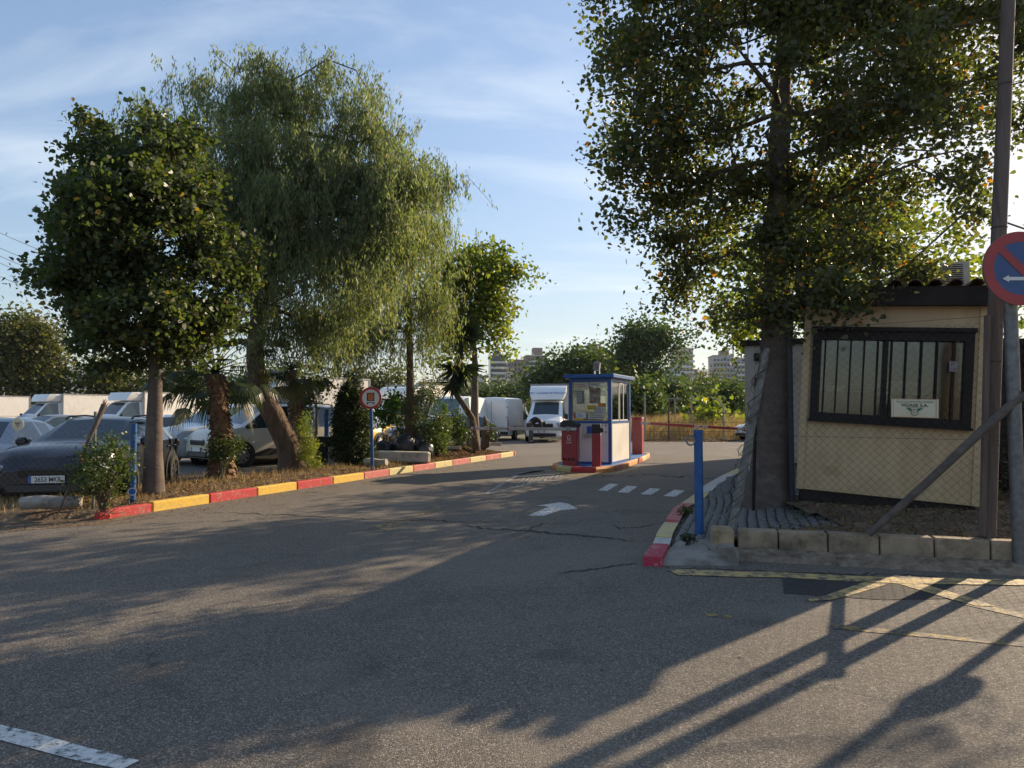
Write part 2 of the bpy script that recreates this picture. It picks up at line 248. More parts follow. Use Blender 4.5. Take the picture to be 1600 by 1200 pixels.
# ---------------------------------------------------------------- building helpers
def link(o, parent=None):
    COL.objects.link(o)
    if parent: o.parent = parent
    return o
def prop(o, label=None, cat=None, group=None, kind=None):
    for k, v_ in (('label', label), ('category', cat), ('group', group), ('kind', kind)):
        if v_: o[k] = v_
    return o
def thing(name, label, cat, loc=(0,0,0), rotz=0, group=None):
    o = bpy.data.objects.new(name, None); o.empty_display_size = .2; link(o)
    o.location = loc; o.rotation_euler = (0, 0, rotz); return prop(o, label, cat, group)
class MB:
    def __init__(s): s.v = []; s.f = []; s.m = []; s.k = 0
    def mi(s, k): s.k = k; return s
    def add(s, vs, fs):
        b = len(s.v); s.v += [tuple(x) for x in vs]; s.f += [tuple(i+b for i in f) for f in fs]; s.m += [s.k]*len(fs); return s
    def box(s, c, d, rot=None, bev=0):
        hx, hy, hz = d[0]/2, d[1]/2, d[2]/2
        if bev:
            b = min(bev, hx*.9, hy*.9, hz*.9); vs = []; 
            for sx in (-1,1):
                for sy in (-1,1):
                    for sz in (-1,1): vs += [(sx*hx, sy*(hy-b), sz*(hz-b)), (sx*(hx-b), sy*hy, sz*(hz-b)), (sx*(hx-b), sy*(hy-b), sz*hz)]
            I = lambda sx, sy, sz, k: ((sx>0)*4+(sy>0)*2+(sz>0))*3+k
            fs = []
            for sg in (-1,1):
                for k, q in ((0, [(sg,-1,-1),(sg,1,-1),(sg,1,1),(sg,-1,1)]), (1, [(-1,sg,-1),(1,sg,-1),(1,sg,1),(-1,sg,1)]), (2, [(-1,-1,sg),(1,-1,sg),(1,1,sg),(-1,1,sg)])):
                    f = [I(*p, k) for p in q]; fs.append(f if (sg > 0) != (k == 1) else f[::-1])
            for a in (-1,1):
                for c_ in (-1,1):
                    fs.append([I(-1,a,c_,1), I(1,a,c_,1), I(1,a,c_,2), I(-1,a,c_,2)][::(1 if a*c_ > 0 else -1)][::-1][::-1])
                    fs.append([I(a,-1,c_,0), I(a,1,c_,0), I(a,1,c_,2), I(a,-1,c_,2)])
                    fs.append([I(a,c_,-1,0), I(a,c_,1,0), I(a,c_,1,1), I(a,c_,-1,1)])
            for sx in (-1,1):
                for sy in (-1,1):
                    for sz in (-1,1): fs.append([I(sx,sy,sz,0), I(sx,sy,sz,1), I(sx,sy,sz,2)])
        else:
            vs = [(x, y, z) for x in (-hx,hx) for y in (-hy,hy) for z in (-hz,hz)]
            fs = [(0,1,3,2),(4,6,7,5),(0,4,5,1),(2,3,7,6),(0,2,6,4),(1,5,7,3)]
        vs = [Vector(p) for p in vs]
        if rot is not None:
            mtx = rot if isinstance(rot, Matrix) else Euler(rot).to_matrix(); vs = [mtx @ p for p in vs]
        c = Vector(c); return s.add([p+c for p in vs], fs)
    def tube(s, pts, rr, n=8, cap=True, jit=0):
        pts = [Vector(p) for p in pts]
        if not hasattr(rr, '__len__'): rr = [rr]*len(pts)
        b = []; ref = None
        for i, p in enumerate(pts):
            t = (pts[min(i+1, len(pts)-1)]-pts[max(i-1, 0)])
            t = t.normalized() if t.length > 1e-9 else Vector((0,0,1))
            if ref is None: ref = t.orthogonal().normalized()
            ref = (ref - t*ref.dot(t)); ref = ref.normalized() if ref.length > 1e-6 else t.orthogonal().normalized()
            q = t.cross(ref)
            for k in range(n):
                a = 2*math.pi*k/n; r_ = rr[i]*(1+(random.uniform(-jit, jit) if jit else 0))
                b.append(p + (ref*math.cos(a)+q*math.sin(a))*r_)
        fs = [(i*n+k, i*n+(k+1)%n, (i+1)*n+(k+1)%n, (i+1)*n+k) for i in range(len(pts)-1) for k in range(n)]
        if cap: fs += [tuple(range(n))[::-1], tuple((len(pts)-1)*n+k for k in range(n))]
        return s.add(b, fs)
    def prism(s, poly, a, b, axis='z', M4=None):
        """poly: 2-D points; extruded from a to b along axis"""
        mp_ = {'z': lambda p, h: (p[0], p[1], h), 'y': lambda p, h: (p[0], h, p[1]), 'x': lambda p, h: (h, p[0], p[1])}[axis]
        n = len(poly); vs = [Vector(mp_(p, a)) for p in poly]+[Vector(mp_(p, b)) for p in poly]
        if M4 is not None: vs = [M4 @ p for p in vs]
        fs = [tuple(range(n))[::-1], tuple(range(n, 2*n))]+[(i, (i+1)%n, n+(i+1)%n, n+i) for i in range(n)]
        return s.add(vs, fs)
    def disc(s, c, r, nrm=(0,-1,0), th=.004, n=32, ri=0):
        """flat disc (or ring) with thickness, facing nrm"""
        nrm = Vector(nrm).normalized(); a_ = nrm.orthogonal().normalized(); b_ = nrm.cross(a_); c = Vector(c)
        ring = lambda q, h: [c+nrm*h+(a_*math.cos(2*math.pi*k/n)+b_*math.sin(2*math.pi*k/n))*q for k in range(n)]
        if ri:
            vs = ring(r, th)+ring(ri, th)+ring(r, 0)+ring(ri, 0); fs = []
            for k in range(n):
                j = (k+1)%n; fs += [(k, j, n+j, n+k), (2*n+k, 3*n+k, 3*n+j, 2*n+j), (k, 2*n+k, 2*n+j, j), (n+k, n+j, 3*n+j, 3*n+k)]
        else:
            vs = ring(r, th)+ring(r, 0); fs = [tuple(range(n)), tuple(range(n, 2*n))[::-1]]+[(k, n+k, n+(k+1)%n, (k+1)%n) for k in range(n)]
        return s.add(vs, fs)
    def mesh(s, name, mats, smooth=False, ang=40):
        me = bpy.data.meshes.new(name); me.from_pydata(s.v, [], s.f)
        for m_ in (mats if isinstance(mats, (list, tuple)) else [mats]): me.materials.append(m_)
        if any(s.m): me.polygons.foreach_set('material_index', s.m)
        if smooth: me.shade_smooth(); me.set_sharp_from_angle(angle=rad(ang))
        me.update(); return me
    def build(s, name, mats, parent=None, smooth=False, ang=40, **kw):
        o = bpy.data.objects.new(name, s.mesh(name, mats, smooth, ang)); link(o, parent); return prop(o, **kw)
def share(me, name, parent, loc=(0,0,0), rot=(0,0,0), sc=(1,1,1)):
    o = bpy.data.objects.new(name, me); link(o, parent); o.location = loc; o.rotation_euler = rot; o.scale = sc; return o
def fixn(o):
    import bmesh
    bm = bmesh.new(); bm.from_mesh(o.data); bmesh.ops.recalc_face_normals(bm, faces=bm.faces); bm.to_mesh(o.data); bm.free(); return o
def copy_tree(o, parent=None):
    c = o.copy(); link(c, parent)
    for ch in o.children: copy_tree(ch, c)
    return c
def text(name, s, size, m, parent, loc, rot=(rad(90),0,0), ext=.0015, bold=0, sx=1.0, align='CENTER'):
    cu = bpy.data.curves.new(name, 'FONT'); cu.body = s; cu.size = size; cu.extrude = ext; cu.align_x = align; cu.align_y = 'CENTER'; cu.offset = bold; cu.resolution_u = 3
    o = bpy.data.objects.new(name, cu); COL.objects.link(o); bpy.context.view_layer.update()
    me = bpy.data.meshes.new_from_object(o.evaluated_get(bpy.context.evaluated_depsgraph_get())); COL.objects.unlink(o); bpy.data.objects.remove(o)
    me.name = name; me.materials.clear(); me.materials.append(m)
    t = bpy.data.objects.new(name, me); link(t, parent); t.location = loc; t.rotation_euler = rot; t.scale = (sx, 1, 1); return t
def npmesh(name, V, Fq, m, rnd=None, parent=None, kind=None, smooth=False, **kw):
    """fast mesh from arrays: V (n,3), Fq (f,3 or 4)"""
    V = np.asarray(V, dtype=np.float32); Fq = np.asarray(Fq, dtype=np.int32); k = Fq.shape[1]
    me = bpy.data.meshes.new(name); me.vertices.add(len(V)); me.vertices.foreach_set('co', V.ravel())
    me.loops.add(Fq.size); me.loops.foreach_set('vertex_index', Fq.ravel())
    me.polygons.add(len(Fq)); me.polygons.foreach_set('loop_start', np.arange(0, Fq.size, k, dtype=np.int32))
    me.materials.append(m); me.update(calc_edges=True)
    if rnd is not None:
        a = me.attributes.new('rnd', 'FLOAT', 'FACE'); a.data.foreach_set('value', np.asarray(rnd, dtype=np.float32))
    if smooth: me.shade_smooth()
    o = bpy.data.objects.new(name, me); link(o, parent); return prop(o, kind=kind, **kw)
def flat(name, polys, z, m, parent=None, **kw):
    """thin sheets lying on the ground"""
    b = MB()
    for p in polys: b.add([(q[0], q[1], z) for q in p], [tuple(range(len(p)))])
    o = b.build(name, m, parent, **kw)
    for pl in o.data.polygons:
        if pl.normal.z < 0: pl.flip()
    return o
def unit(a): return a/np.maximum(np.linalg.norm(a, axis=-1, keepdims=True), 1e-9)
def sstep(x): x = min(1, max(0, x)); return x*x*(3-2*x)
# ---------------------------------------------------------------- vegetation helpers
def leaf_arrays(C, D, Nn, Ls, asp, k=4, fold=.18):
    """C centres, D leaf axis, Nn leaf normal, Ls length -> verts, faces"""
    D = unit(D); S = unit(np.cross(D, Nn)); Nn = np.cross(S, D); Ls = Ls[:, None]; n = len(C)
    if k == 4: prof = [(-.5, 0), (-.08, .5), (.5, 0), (-.08, -.5)]
    else: prof = [(-.5, 0), (-.36, .44), (.05, .42), (.5, 0), (.05, -.42), (-.36, -.44)]
    V = np.stack([C + D*Ls*a + S*Ls*asp*b + Nn*Ls*fold*abs(b)*2 for a, b in prof], 1).reshape(-1, 3)
    return V, np.arange(n*k).reshape(n, k)
def ell_px(u, v, d, ru, rv, rd):
    """ellipsoid given by its photo centre, distance and pixel radii"""
    c = P(u, v, d); return (np.array(c), np.array([ru*d/F, rd, rv*d/F]))
def sample_ells(ells, n, shell=.0, rs=R):
    vol = np.array([np.prod(e[1]) for e in ells])**(.85); pick = rs.choice(len(ells), n, p=vol/vol.sum())
    dr = unit(rs.normal(size=(n, 3))); r_ = rs.uniform(shell, 1, n)**(1/2.4)
    c = np.array([ells[i][0] for i in pick]); s = np.array([ells[i][1] for i in pick])
    return c + dr*r_[:, None]*s
def skeleton(trunk, r0, clusters, start=.45, twig=.012, seg=.55, wob=.09, rs=R, up=.25):
    """limbs that reach every leaf cluster, forking off each other; returns list of (points, radii)"""
    T = [np.array(p, float) for p in trunk]; nodes = []; par = []
    tot = []
    for i in range(len(T)-1):
        m_ = max(1, int(np.linalg.norm(T[i+1]-T[i])/seg))
        for j in range(m_): tot.append(T[i]+(T[i+1]-T[i])*j/m_)
    tot.append(T[-1])
    for i, p in enumerate(tot): nodes.append(p); par.append(i-1)
    ok0 = int(len(tot)*start); nt_ = len(tot)
    base = tot[ok0]
    order = np.argsort(np.min(np.linalg.norm(clusters[:, None]-np.array(tot)[None, ok0:], axis=2), axis=1))
    paths = []; fromtrunk = [0.]*nt_
    for ci in order:
        c = clusters[ci]; A = np.array(nodes); d = np.linalg.norm(A-c, axis=1)
        cost = d + .35*np.array(fromtrunk) + np.where(A[:, 2] > c[2]+.2, (A[:, 2]-c[2])*.8, 0); cost[:ok0] = 1e9
        b = int(np.argmin(cost)); m_ = max(1, int(round(d[b]/seg))); path = [b]; prev = b
        p0, p1 = A[b], c; side = rs.normal(size=3)*wob*d[b]
        for j in range(1, m_+1):
            t = j/m_; q = p0+(p1-p0)*t + side*math.sin(math.pi*t) + np.array([0, 0, up*d[b]*t*(1-t)])
            if j < m_: q = q + rs.normal(size=3)*.03
            nodes.append(q); par.append(prev); fromtrunk.append(fromtrunk[prev]+np.linalg.norm(q-nodes[prev])); prev = len(nodes)-1; path.append(prev)
        paths.append(path)
    cnt = np.zeros(len(nodes))
    for pth in paths: cnt[pth[-1]] += 1
    for i in range(len(nodes)-1, 0, -1):
        if par[i] >= 0: cnt[par[i]] += cnt[i]
    total = max(cnt[0], 1)
    rr = np.maximum(twig, r0*.85*(cnt/total)**.52)
    out = [([nodes[i] for i in p], [min(rr[p[min(1, len(p)-1)]], rr[i]) for i in p]) for p in paths]
    return out, nodes[:nt_], rr[:nt_]
def tree(name, label, group, trunk, r_base, ells, nclus, nleaf, lsize, leaf, bark, cat='tree', sig=.28, asp=.75, k=6, style='broad', start=.45, seed=1, shell=.25, droop=0., flare=1.35, tr_n=14, stray=.1, twig=.012, sub=None):
    rs = np.random.RandomState(seed); random.seed(seed)
    root = thing(name, label, cat, tuple(trunk[0]), 0, group); o0 = np.array(trunk[0], float)
    cl = sample_ells(ells, nclus, shell, rs)
    sk, tn, trr = skeleton(trunk, r_base, cl, start, twig, rs=rs)
    b = MB()
    # trunk: smooth taper following its bends
    T = [Vector(p)-Vector(trunk[0]) for p in trunk]; Lg = [0]
    for i in range(1, len(T)): Lg.append(Lg[-1]+(T[i]-T[i-1]).length)
    pts, rr = [], []; NS = max(8, int(Lg[-1]/.35))
    for i in range(NS+1):
        s = Lg[-1]*i/NS; j = max(k_ for k_ in range(len(T)) if Lg[k_] <= s+1e-6); j = min(j, len(T)-2); f_ = (s-Lg[j])/(Lg[j+1]-Lg[j])
        p = T[j].lerp(T[j+1], f_); p += Vector((random.uniform(-1,1), random.uniform(-1,1), 0))*r_base*.08*(i > 0)
        pts.append(p); t = i/NS
        rr.append(r_base*((1-t)*.9+.12)*(1+(flare-1)*math.exp(-s/.25)))
    pts[0].z -= .12
    b.tube(pts, rr, tr_n, jit=.06); b.build('trunk', bark, root, smooth=True, ang=80)
    bb = MB()
    for pp, r_ in sk:
        if r_[0] > .035: bb.tube([Vector(q-o0) for q in pp], r_, 7)
        else: bb.tube([Vector(q-o0) for q in pp], r_, 4, cap=False)
    # leaves
    cen, dirs, nor, lens = [], [], [], []
    per = rs.multinomial(nleaf, rs.dirichlet(np.ones(nclus)*2.2))
    idx = np.repeat(np.arange(nclus), per); n = len(idx)
    if style == 'weep':
        # strands hanging from twigs round each cluster, blades along them
        ns = n//26; si = rs.choice(nclus, ns, p=rs.dirichlet(np.ones(nclus)*2.5)); top = cl[si]+rs.normal(size=(ns, 3))*np.array([sig, sig, sig*.6]); ln = rs.uniform(.25, 1.0, ns)*np.where(top[:, 2] < 5.2, 1.35, 1)
        out = unit(top-np.array([ells[0][0][0], ells[0][0][1], 0])*1.0); out[:, 2] = 0
        lean = rs.normal(size=(ns, 3))*.20; lean[:, 2] = 0
        t = rs.uniform(0, 1, (ns, 26)); pt = top[:, None]+(lean[:, None]*t[..., None]*ln[:, None, None]*1.4); pt[..., 2] -= (t*ln[:, None]*.95)
        pt += rs.normal(size=pt.shape)*.055
        C = pt.reshape(-1, 3); a = rs.uniform(0, 2*np.pi, len(C)); D = np.stack([np.cos(a)*.42, np.sin(a)*.42, -np.ones(len(C))*.95], 1)+rs.normal(size=(len(C), 3))*.12
        Nn = rs.normal(size=(len(C), 3)); Ls = lsize*rs.uniform(.6, 1.3, len(C)); grp = np.repeat(rs.uniform(0, 1, ns), 26)
        for i in range(0, ns, 3): bb.tube([Vector(top[i]-o0), Vector(top[i]+lean[i]*ln[i]*.7-o0)-Vector((0,0,ln[i]*.5)), Vector(top[i]+lean[i]*ln[i]*1.3-o0)-Vector((0,0,ln[i]*.95))], [.006, .005, .003], 3, cap=False)
    else:
        spread = rs.uniform(.6, 1.35, nclus)[idx][:, None]
        C = cl[idx]+rs.normal(size=(n, 3))*sig*spread*np.array([1, 1, .8])
        far = rs.uniform(size=n) < stray; C[far] += rs.normal(size=(far.sum(), 3))*sig*1.1
        D = rs.normal(size=(n, 3)); D[:, 2] = D[:, 2]*.5-.55-droop; Nn = rs.normal(size=(n, 3))*.7; Nn[:, 2] += .45
        Ls = lsize*rs.uniform(.6, 1.25, n); grp = rs.uniform(0, 1, nclus)[idx]
    V, Fq = leaf_arrays(C-o0, D, Nn, Ls, asp, k)
    rnd = np.clip(.55*grp+.45*rs.uniform(0, 1, len(C)), 0, 1)
    hot = rs.uniform(size=len(C)); rnd = np.where(hot > .975, .99, np.where(hot > .94, .93, rnd*.9))
    bb.build('limbs', bark, root, smooth=True, ang=80)
    npmesh('foliage', V, Fq, leaf, rnd, root, 'stuff')
    return root
def bush(name, label, group, base, ells, nclus, nleaf, lsize, leaf, stemmat, cat='shrub', sig=.12, asp=.6, k=4, seed=1, droop=0., upright=0., stem_r=.02, shell=.2, nst=14):
    rs = np.random.RandomState(seed); random.seed(seed); root = thing(name, label, cat, tuple(base), 0, group); o0 = np.array(base, float)
    cl = sample_ells(ells, nclus, shell, rs); b = MB()
    for i in rs.choice(nclus, min(nst, nclus), replace=False):
        m_ = (cl[i]-o0)*.5; m_[:2] *= .6
        b.tube([Vector((rs.uniform(-.05,.05), rs.uniform(-.05,.05), -.05)), Vector(m_), Vector(cl[i]-o0)], [stem_r, stem_r*.7, stem_r*.3], 5)
    b.build('stem', stemmat, root, smooth=True)
    idx = rs.choice(nclus, nleaf); C = cl[idx]+rs.normal(size=(nleaf, 3))*sig; C[:, 2] = np.maximum(C[:, 2], o0[2]+.02)
    D = rs.normal(size=(nleaf, 3)); D[:, 2] = D[:, 2]*.6-droop+upright; Nn = rs.normal(size=(nleaf, 3))*.7; Nn[:, 2] += .4
    V, Fq = leaf_arrays(C-o0, D, Nn, lsize*rs.uniform(.55, 1.25, nleaf), asp, k)
    npmesh('foliage', V, Fq, leaf, np.clip(.4*rs.uniform(0,1,nclus)[idx]+.62*rs.uniform(0,1,nleaf), 0, 1), root, 'stuff'); return root
def blades(name, xy, zf, h, wd, m, parent=None, seed=3, lean=.35, **kw):
    """grass: one thin bent blade per point, two quads each"""
    rs = np.random.RandomState(seed); n = len(xy); z = np.array([zf(x, y) for x, y in xy]); B = np.column_stack([xy, z])
    a = rs.uniform(0, 2*np.pi, n); sd_ = np.stack([np.cos(a), np.sin(a), 0*a], 1); ld = rs.normal(size=(n, 3)); ld[:, 2] = 0; H = h*rs.uniform(.45, 1.2, n)[:, None]
    m1 = B+np.array([0, 0, 1])*H*.55+ld*H*lean*.3; tp = B+np.array([0, 0, 1])*H*rs.uniform(.75, 1, (n, 1))+ld*H*lean
    W = wd*rs.uniform(.6, 1.3, n)[:, None]
    V = np.stack([B-sd_*W, B+sd_*W, m1+sd_*W*.7, m1-sd_*W*.7, tp+sd_*W*.15, tp-sd_*W*.15], 1).reshape(-1, 3)
    i = np.arange(n)[:, None]*6; Fq = np.concatenate([i+np.array([0,1,2,3]), i+np.array([3,2,4,5])])
    r_ = rs.uniform(0, 1, n); return npmesh(name, V, Fq, m, np.concatenate([r_, r_]), parent, 'stuff', **kw)
def scatter_leaves(name, xy, zf, size, m, parent=None, seed=5, asp=.7, **kw):
    rs = np.random.RandomState(seed); n = len(xy); C = np.column_stack([xy, [zf(x, y)+.008 for x, y in xy]]); C[:, 2] += rs.uniform(0, .012, n)
    D = rs.normal(size=(n, 3)); D[:, 2] *= .18; Nn = rs.normal(size=(n, 3))*.3; Nn[:, 2] += 1
    V, Fq = leaf_arrays(C, D, Nn, size*rs.uniform(.5, 1.3, n), asp, 4, .15); return npmesh(name, V, Fq, m, rs.uniform(0, 1, n), parent, 'stuff', **kw)
def in_poly(xy, poly):
    x, y = xy[:, 0], xy[:, 1]; ins = np.zeros(len(xy), bool); j = len(poly)-1
    for i in range(len(poly)):
        xi, yi, xj, yj = poly[i][0], poly[i][1], poly[j][0], poly[j][1]
        with np.errstate(divide='ignore', invalid='ignore'): ins ^= ((yi > y) != (yj > y)) & (x < (xj-xi)*(y-yi)/(yj-yi+1e-12)+xi)
        j = i
    return ins
def rand_in(poly, n, rs=R):
    p = np.array([q[:2] for q in poly]); lo, hi = p.min(0), p.max(0); out = np.zeros((0, 2))
    while len(out) < n: q = rs.uniform(lo, hi, (n*2, 2)); out = np.vstack([out, q[in_poly(q, poly)]])
    return out[:n]

# ================================================================ GROUND
b = MB(); b.box((0, 2000, -.30), (9000, 9000, .5)); b.build('ground', M['land'], kind='structure')      # top at -.05
ROAD = [(-60,-25),(60,-25),(60,60),(30,58),(11.5,37.5),(6.2,38.2),(-6,41),(-30,60),(-60,70)]
b = MB(); b.add([(x, y, 0.0) for x, y in ROAD], [tuple(range(len(ROAD)))]); b.build('road', M['asphalt'], kind='structure')
def ground_grid(name, x0, x1, y0, y1, st, zf, m, inside=None):
    xs = np.arange(x0, x1+st, st); ys = np.arange(y0, y1+st, st); b = MB(); id_ = {}
    vs = []; fs = []
    for j, y in enumerate(ys):
        for i, x in enumerate(xs): vs.append((x, y, zf(x, y)))
    nx = len(xs)
    for j in range(len(ys)-1):
        for i in range(nx-1):
            if inside is None or inside(xs[i]+st/2, ys[j]+st/2): fs.append((j*nx+i, j*nx+i+1, (j+1)*nx+i+1, (j+1)*nx+i))
    b.add(vs, fs); return b.build(name, m, smooth=True, ang=180, kind='structure')
def hsh(x, y): return (math.sin(x*2.3+y*1.1)+math.sin(x*5.1-y*3.7)*.6+math.sin(y*4.3+x*.7)*.5+math.sin(x*11.3+y*9.1)*.35)/2.45

# left planting strip: between the red and yellow kerb and the car park
KA = Vector((-6.0, 10.57)); KB = Vector((.1, 25.3)); KD = (KB-KA).normalized(); KN = Vector((-KD.y, KD.x))   # KN points to the strip
KLEN = (KB-KA).length
def strip_w(t): return 3.1 if t < 8 else max(.0, 3.1-(t-8)*.155)                     # width of the strip along the kerb
STRIP = [KA+KD*.0+KN*.17] + [KA+KD*t+KN*.17 for t in (4, 8, 12, KLEN-.4)] + [KA+KD*KLEN+KN*.6] + [KA+KD*t+KN*max(1.2, strip_w(t)) for t in (14.5, 11, 8, 5, 2.2)] + [Vector((-9.0, 11.05)), Vector((-16, 9.8)), Vector((-16, 8.9)), Vector((-9.5, 9.75)), Vector((-7.2, 10.2))]
STRIP = [tuple(p) for p in STRIP]
def edge_dist(x, y, poly):
    best = 9; n = len(poly)
    for i in range(n):
        a = Vector(poly[i]); c = Vector(poly[(i+1)%n]); p = Vector((x, y)); ab = c-a; t = max(0, min(1, (p-a).dot(ab)/max(ab.length_squared, 1e-9))); best = min(best, (p-a-ab*t).length)
    return best
def strip_z(x, y):
    if not in_poly(np.array([[x, y]]), STRIP)[0]: return -.03
    d = edge_dist(x, y, STRIP); t = (Vector((x, y))-KA).dot(KD)
    base = .13 if t > 0 else .10
    mound = .30*math.exp(-((t-13.6)/1.6)**2)*sstep((d-.15)/.8)
    return base*sstep(d/.07+.55)+.07*sstep(d/.9)+mound+.025*hsh(x, y)*sstep(d/.3)
ground_grid('planting_strip', -16, .8, 8.6, 26.2, .14, strip_z, M['soil'], lambda x, y: in_poly(np.array([[x, y]]), STRIP)[0] or edge_dist(x, y, STRIP) < .11)
# kerb stones
cols = ['kerb_red','kerb_yellow','kerb_red','kerb_yellow','kerb_red','kerb_yellow','kerb_pink','kerb_pale_yellow','kerb_pink','kerb_pale_yellow','kerb_pink','kerb_pale_yellow','kerb_pink','kerb_pale_yellow']
ky = [10.45, 11.2, 12.28, 13.35, 14.4, 15.5, 16.6, 17.6, 18.7, 19.8, 20.8, 21.9, 23.0, 24.1, 25.2]
kerb = thing('painted_kerb', 'low concrete kerb painted in alternating red and yellow lengths beside the planting strip', 'kerb', (KA.x, KA.y, 0))
for i, c in enumerate(cols):
    a, e = [KA+KD*((y-KA.y)/KD.y) for y in ky[i:i+2]]; a = a+KD*.006; b = MB(); zt = .155-(.0 if i else .02)
    ctr = (a+e)/2+KN*.075-KA; ln = (e-a).length-.006
    bb_ = MB(); bb_.box((ctr.x, ctr.y, zt/2-.01), (ln, .16, zt+.02), (0, 0, math.atan2(KD.y, KD.x)), bev=.018)
    fixn(bb_.build('kerb_stone', M[c], kerb, label=('red' if 'red' in c else 'pale red' if 'pink' in c else 'yellow')+' painted length'))
# broken first kerb end
b = MB(); b.box((-.10, -.10, .03), (.20, .15, .14), (.05, .12, math.atan2(KD.y, KD.x)-.3), bev=.03); fixn(b.build('kerb_stone', M['kerb_red'], kerb, label='sunken broken red end'))
# rounded tip
for i in range(5):
    a0 = -math.pi/2+i*math.pi/5*.9; a1 = a0+math.pi/5*.9; cN = KA+KD*KLEN+KN*.45
    b = MB(); pl = []
    for r_ in (.45, .30):
        for a in ((a0, a1) if r_ == .45 else (a1, a0)):
            q = cN+(KD*math.cos(a)+KN*math.sin(a))*r_-KA; pl.append((q.x, q.y))
    b.prism(pl, -.01, .15); b.build('kerb_stone', M['kerb_pale_yellow' if i % 2 else 'kerb_pink'], kerb)
# dirt washed on to the road
def road_decal(name, px, z, m): return flat(name, [[G(u, v, z) for u, v in poly] for poly in px], z, M[m], kind='structure')
b = MB()
road_decal('dirt_patch', [[(0,812),(60,806),(130,806),(185,806),(240,803),(150,820),(70,826),(0,832)]], .004, 'soil')

# ------------------------------------------------ right kerb, ramp, pavement
RK = [Vector(p) for p in ((1.36,7.3),(1.62,8.1),(1.86,8.94),(2.18,9.9),(2.5,10.9),(3.17,12.4),(3.93,14.3),(4.8,16.2),(5.7,18.0),(7.6,22.0))]
def rk_pt(t):                       # t in metres along the line
    for i in range(len(RK)-1):
        l_ = (RK[i+1]-RK[i]).length
        if t <= l_ or i == len(RK)-2: return RK[i]+(RK[i+1]-RK[i])*(t/l_)
        t -= l_
def rk_dist(x, y):
    best = 99; p = Vector((x, y))
    for i in range(len(RK)-1):
        ab = RK[i+1]-RK[i]; t = max(0, min(1, (p-RK[i]).dot(ab)/ab.length_squared)); best = min(best, (p-RK[i]-ab*t).length)
    return best
def pav_z(x, y):
    d = rk_dist(x, y); fr = sstep((y-7.3)/1.0)          # runs down to the road at the near corner
    return (.075+.19*sstep(d/1.5)+.06*sstep((y-9)/5)*sstep(d/1.5))*(.25+.75*fr)+.006*hsh(x*1.7, y*1.7)
WA = Vector((2.40, 7.83)); WB = Vector((5.4, 6.99)); WD = (WB-WA).normalized()          # front of the block wall
PAVE = [tuple(p+Vector((.16, -.02))) for p in RK[1:]] + [(12, 22), (12, 6.0), tuple(WB+Vector((1.2,-.25))), tuple(WA+Vector((.05,.12))), (2.3, 7.86)]
def pave_ground(x, y):
    z = pav_z(x, y)
    return z-.012 if y < 30 else z
ground_grid('pavement_bed', 1.2, 13, 5.4, 22.2, .16, pave_ground, M['joint'], lambda x, y: in_poly(np.array([[x, y]]), PAVE)[0])
kerbr = thing('corner_kerb', 'low kerb painted red, white, yellow and pink curving round the paved corner', 'kerb', (RK[0].x, RK[0].y, 0))
t = 0
for c, ln, hz in (('kerb_magenta',.78,.10),('kerb_white',.50,.08),('kerb_pale_yellow',1.15,.09),('kerb_magenta',.16,.08),('kerb_pink',1.9,.10),('kerb_pale_yellow',1.7,.10),('kerb_white',2.0,.10),('kerb_white',2.3,.10),('kerb_pale_yellow',1.6,.1)):
    nn = 3; pl = []; pr = []
    for j in range(nn+1):
        q = rk_pt(t+.012+(ln-.024)*j/nn); dq = (rk_pt(t+ln)-rk_pt(t)).normalized(); nq = Vector((dq.y, -dq.x)); pl.append(q-RK[0]); pr.append(q+nq*(.19 if t < 3 else .24)-RK[0])
    b = MB(); b.prism([(p.x, p.y) for p in pl]+[(p.x, p.y) for p in pr[::-1]], -.02, hz)
    o = b.build('kerb_stone', M[c], kerbr); t += ln
# concrete ramp on the corner
rc = [G(1014,884), G(1060,843,.09), G(1090,836,.11), G(1128,838,.14), G(1150,866,.12), G(1150,884,.0)]
b = MB(); n_ = len(rc); ctr = sum((Vector((p.x, p.y, 0)) for p in rc), Vector())/n_
top = [(p.x+.03, p.y, z) for p, z in zip(rc, (.012,.11,.135,.16,.145,.012))]; b.add(top+[(ctr.x, ctr.y+.1, .128)]+[(p[0], p[1], -.03) for p in top], [(i, (i+1)%n_, n_) for i in range(n_)]+[(i, n_+1+i, n_+1+(i+1)%n_, (i+1)%n_) for i in range(n_)])
b.build('concrete_ramp', M['concrete'], kind='structure', smooth=True, ang=50)
# paving blocks, each its own piece, laid in rows that follow the kerb
pavr = bpy.data.objects.new('pavement', None); link(pavr); pavr['kind'] = 'structure'
pm = []
for k_ in range(4):
    b = MB(); b.box((0,0,-.03), (.217, .104, .07), bev=.010); me = b.mesh('paver', M['paver']); pm.append(me)
PV_POLY = [tuple(p+Vector((.27, .0))) for p in RK[1:8]]+[(7.2,16.5),(4.6,10.6),(4.2,9.2),(4.6,7.8),(3.3,7.95),tuple(WA+Vector((.0,.22))),(2.25,7.75),(1.95,7.75)]
rs = np.random.RandomState(4); ang = math.atan2(RK[3].y-RK[1].y, RK[3].x-RK[1].x)
dirv = Vector((math.cos(ang), math.sin(ang))); nrm = Vector((dirv.y, -dirv.x)); spots = []
for r_ in range(0, 60):
    for s_ in range(-6, 60):
        q = Vector((1.5, 7.4))+nrm*(r_*.118)+dirv*(s_*.233+(.116 if r_ % 2 else 0)); q = q+nrm*.04*math.sin(q.y*1.3)
        dk = 0
        if in_poly(np.array([[q.x, q.y]]), PV_POLY)[0]: spots.append(q)
spots.sort(key=lambda q: q.length)
mass = MB()
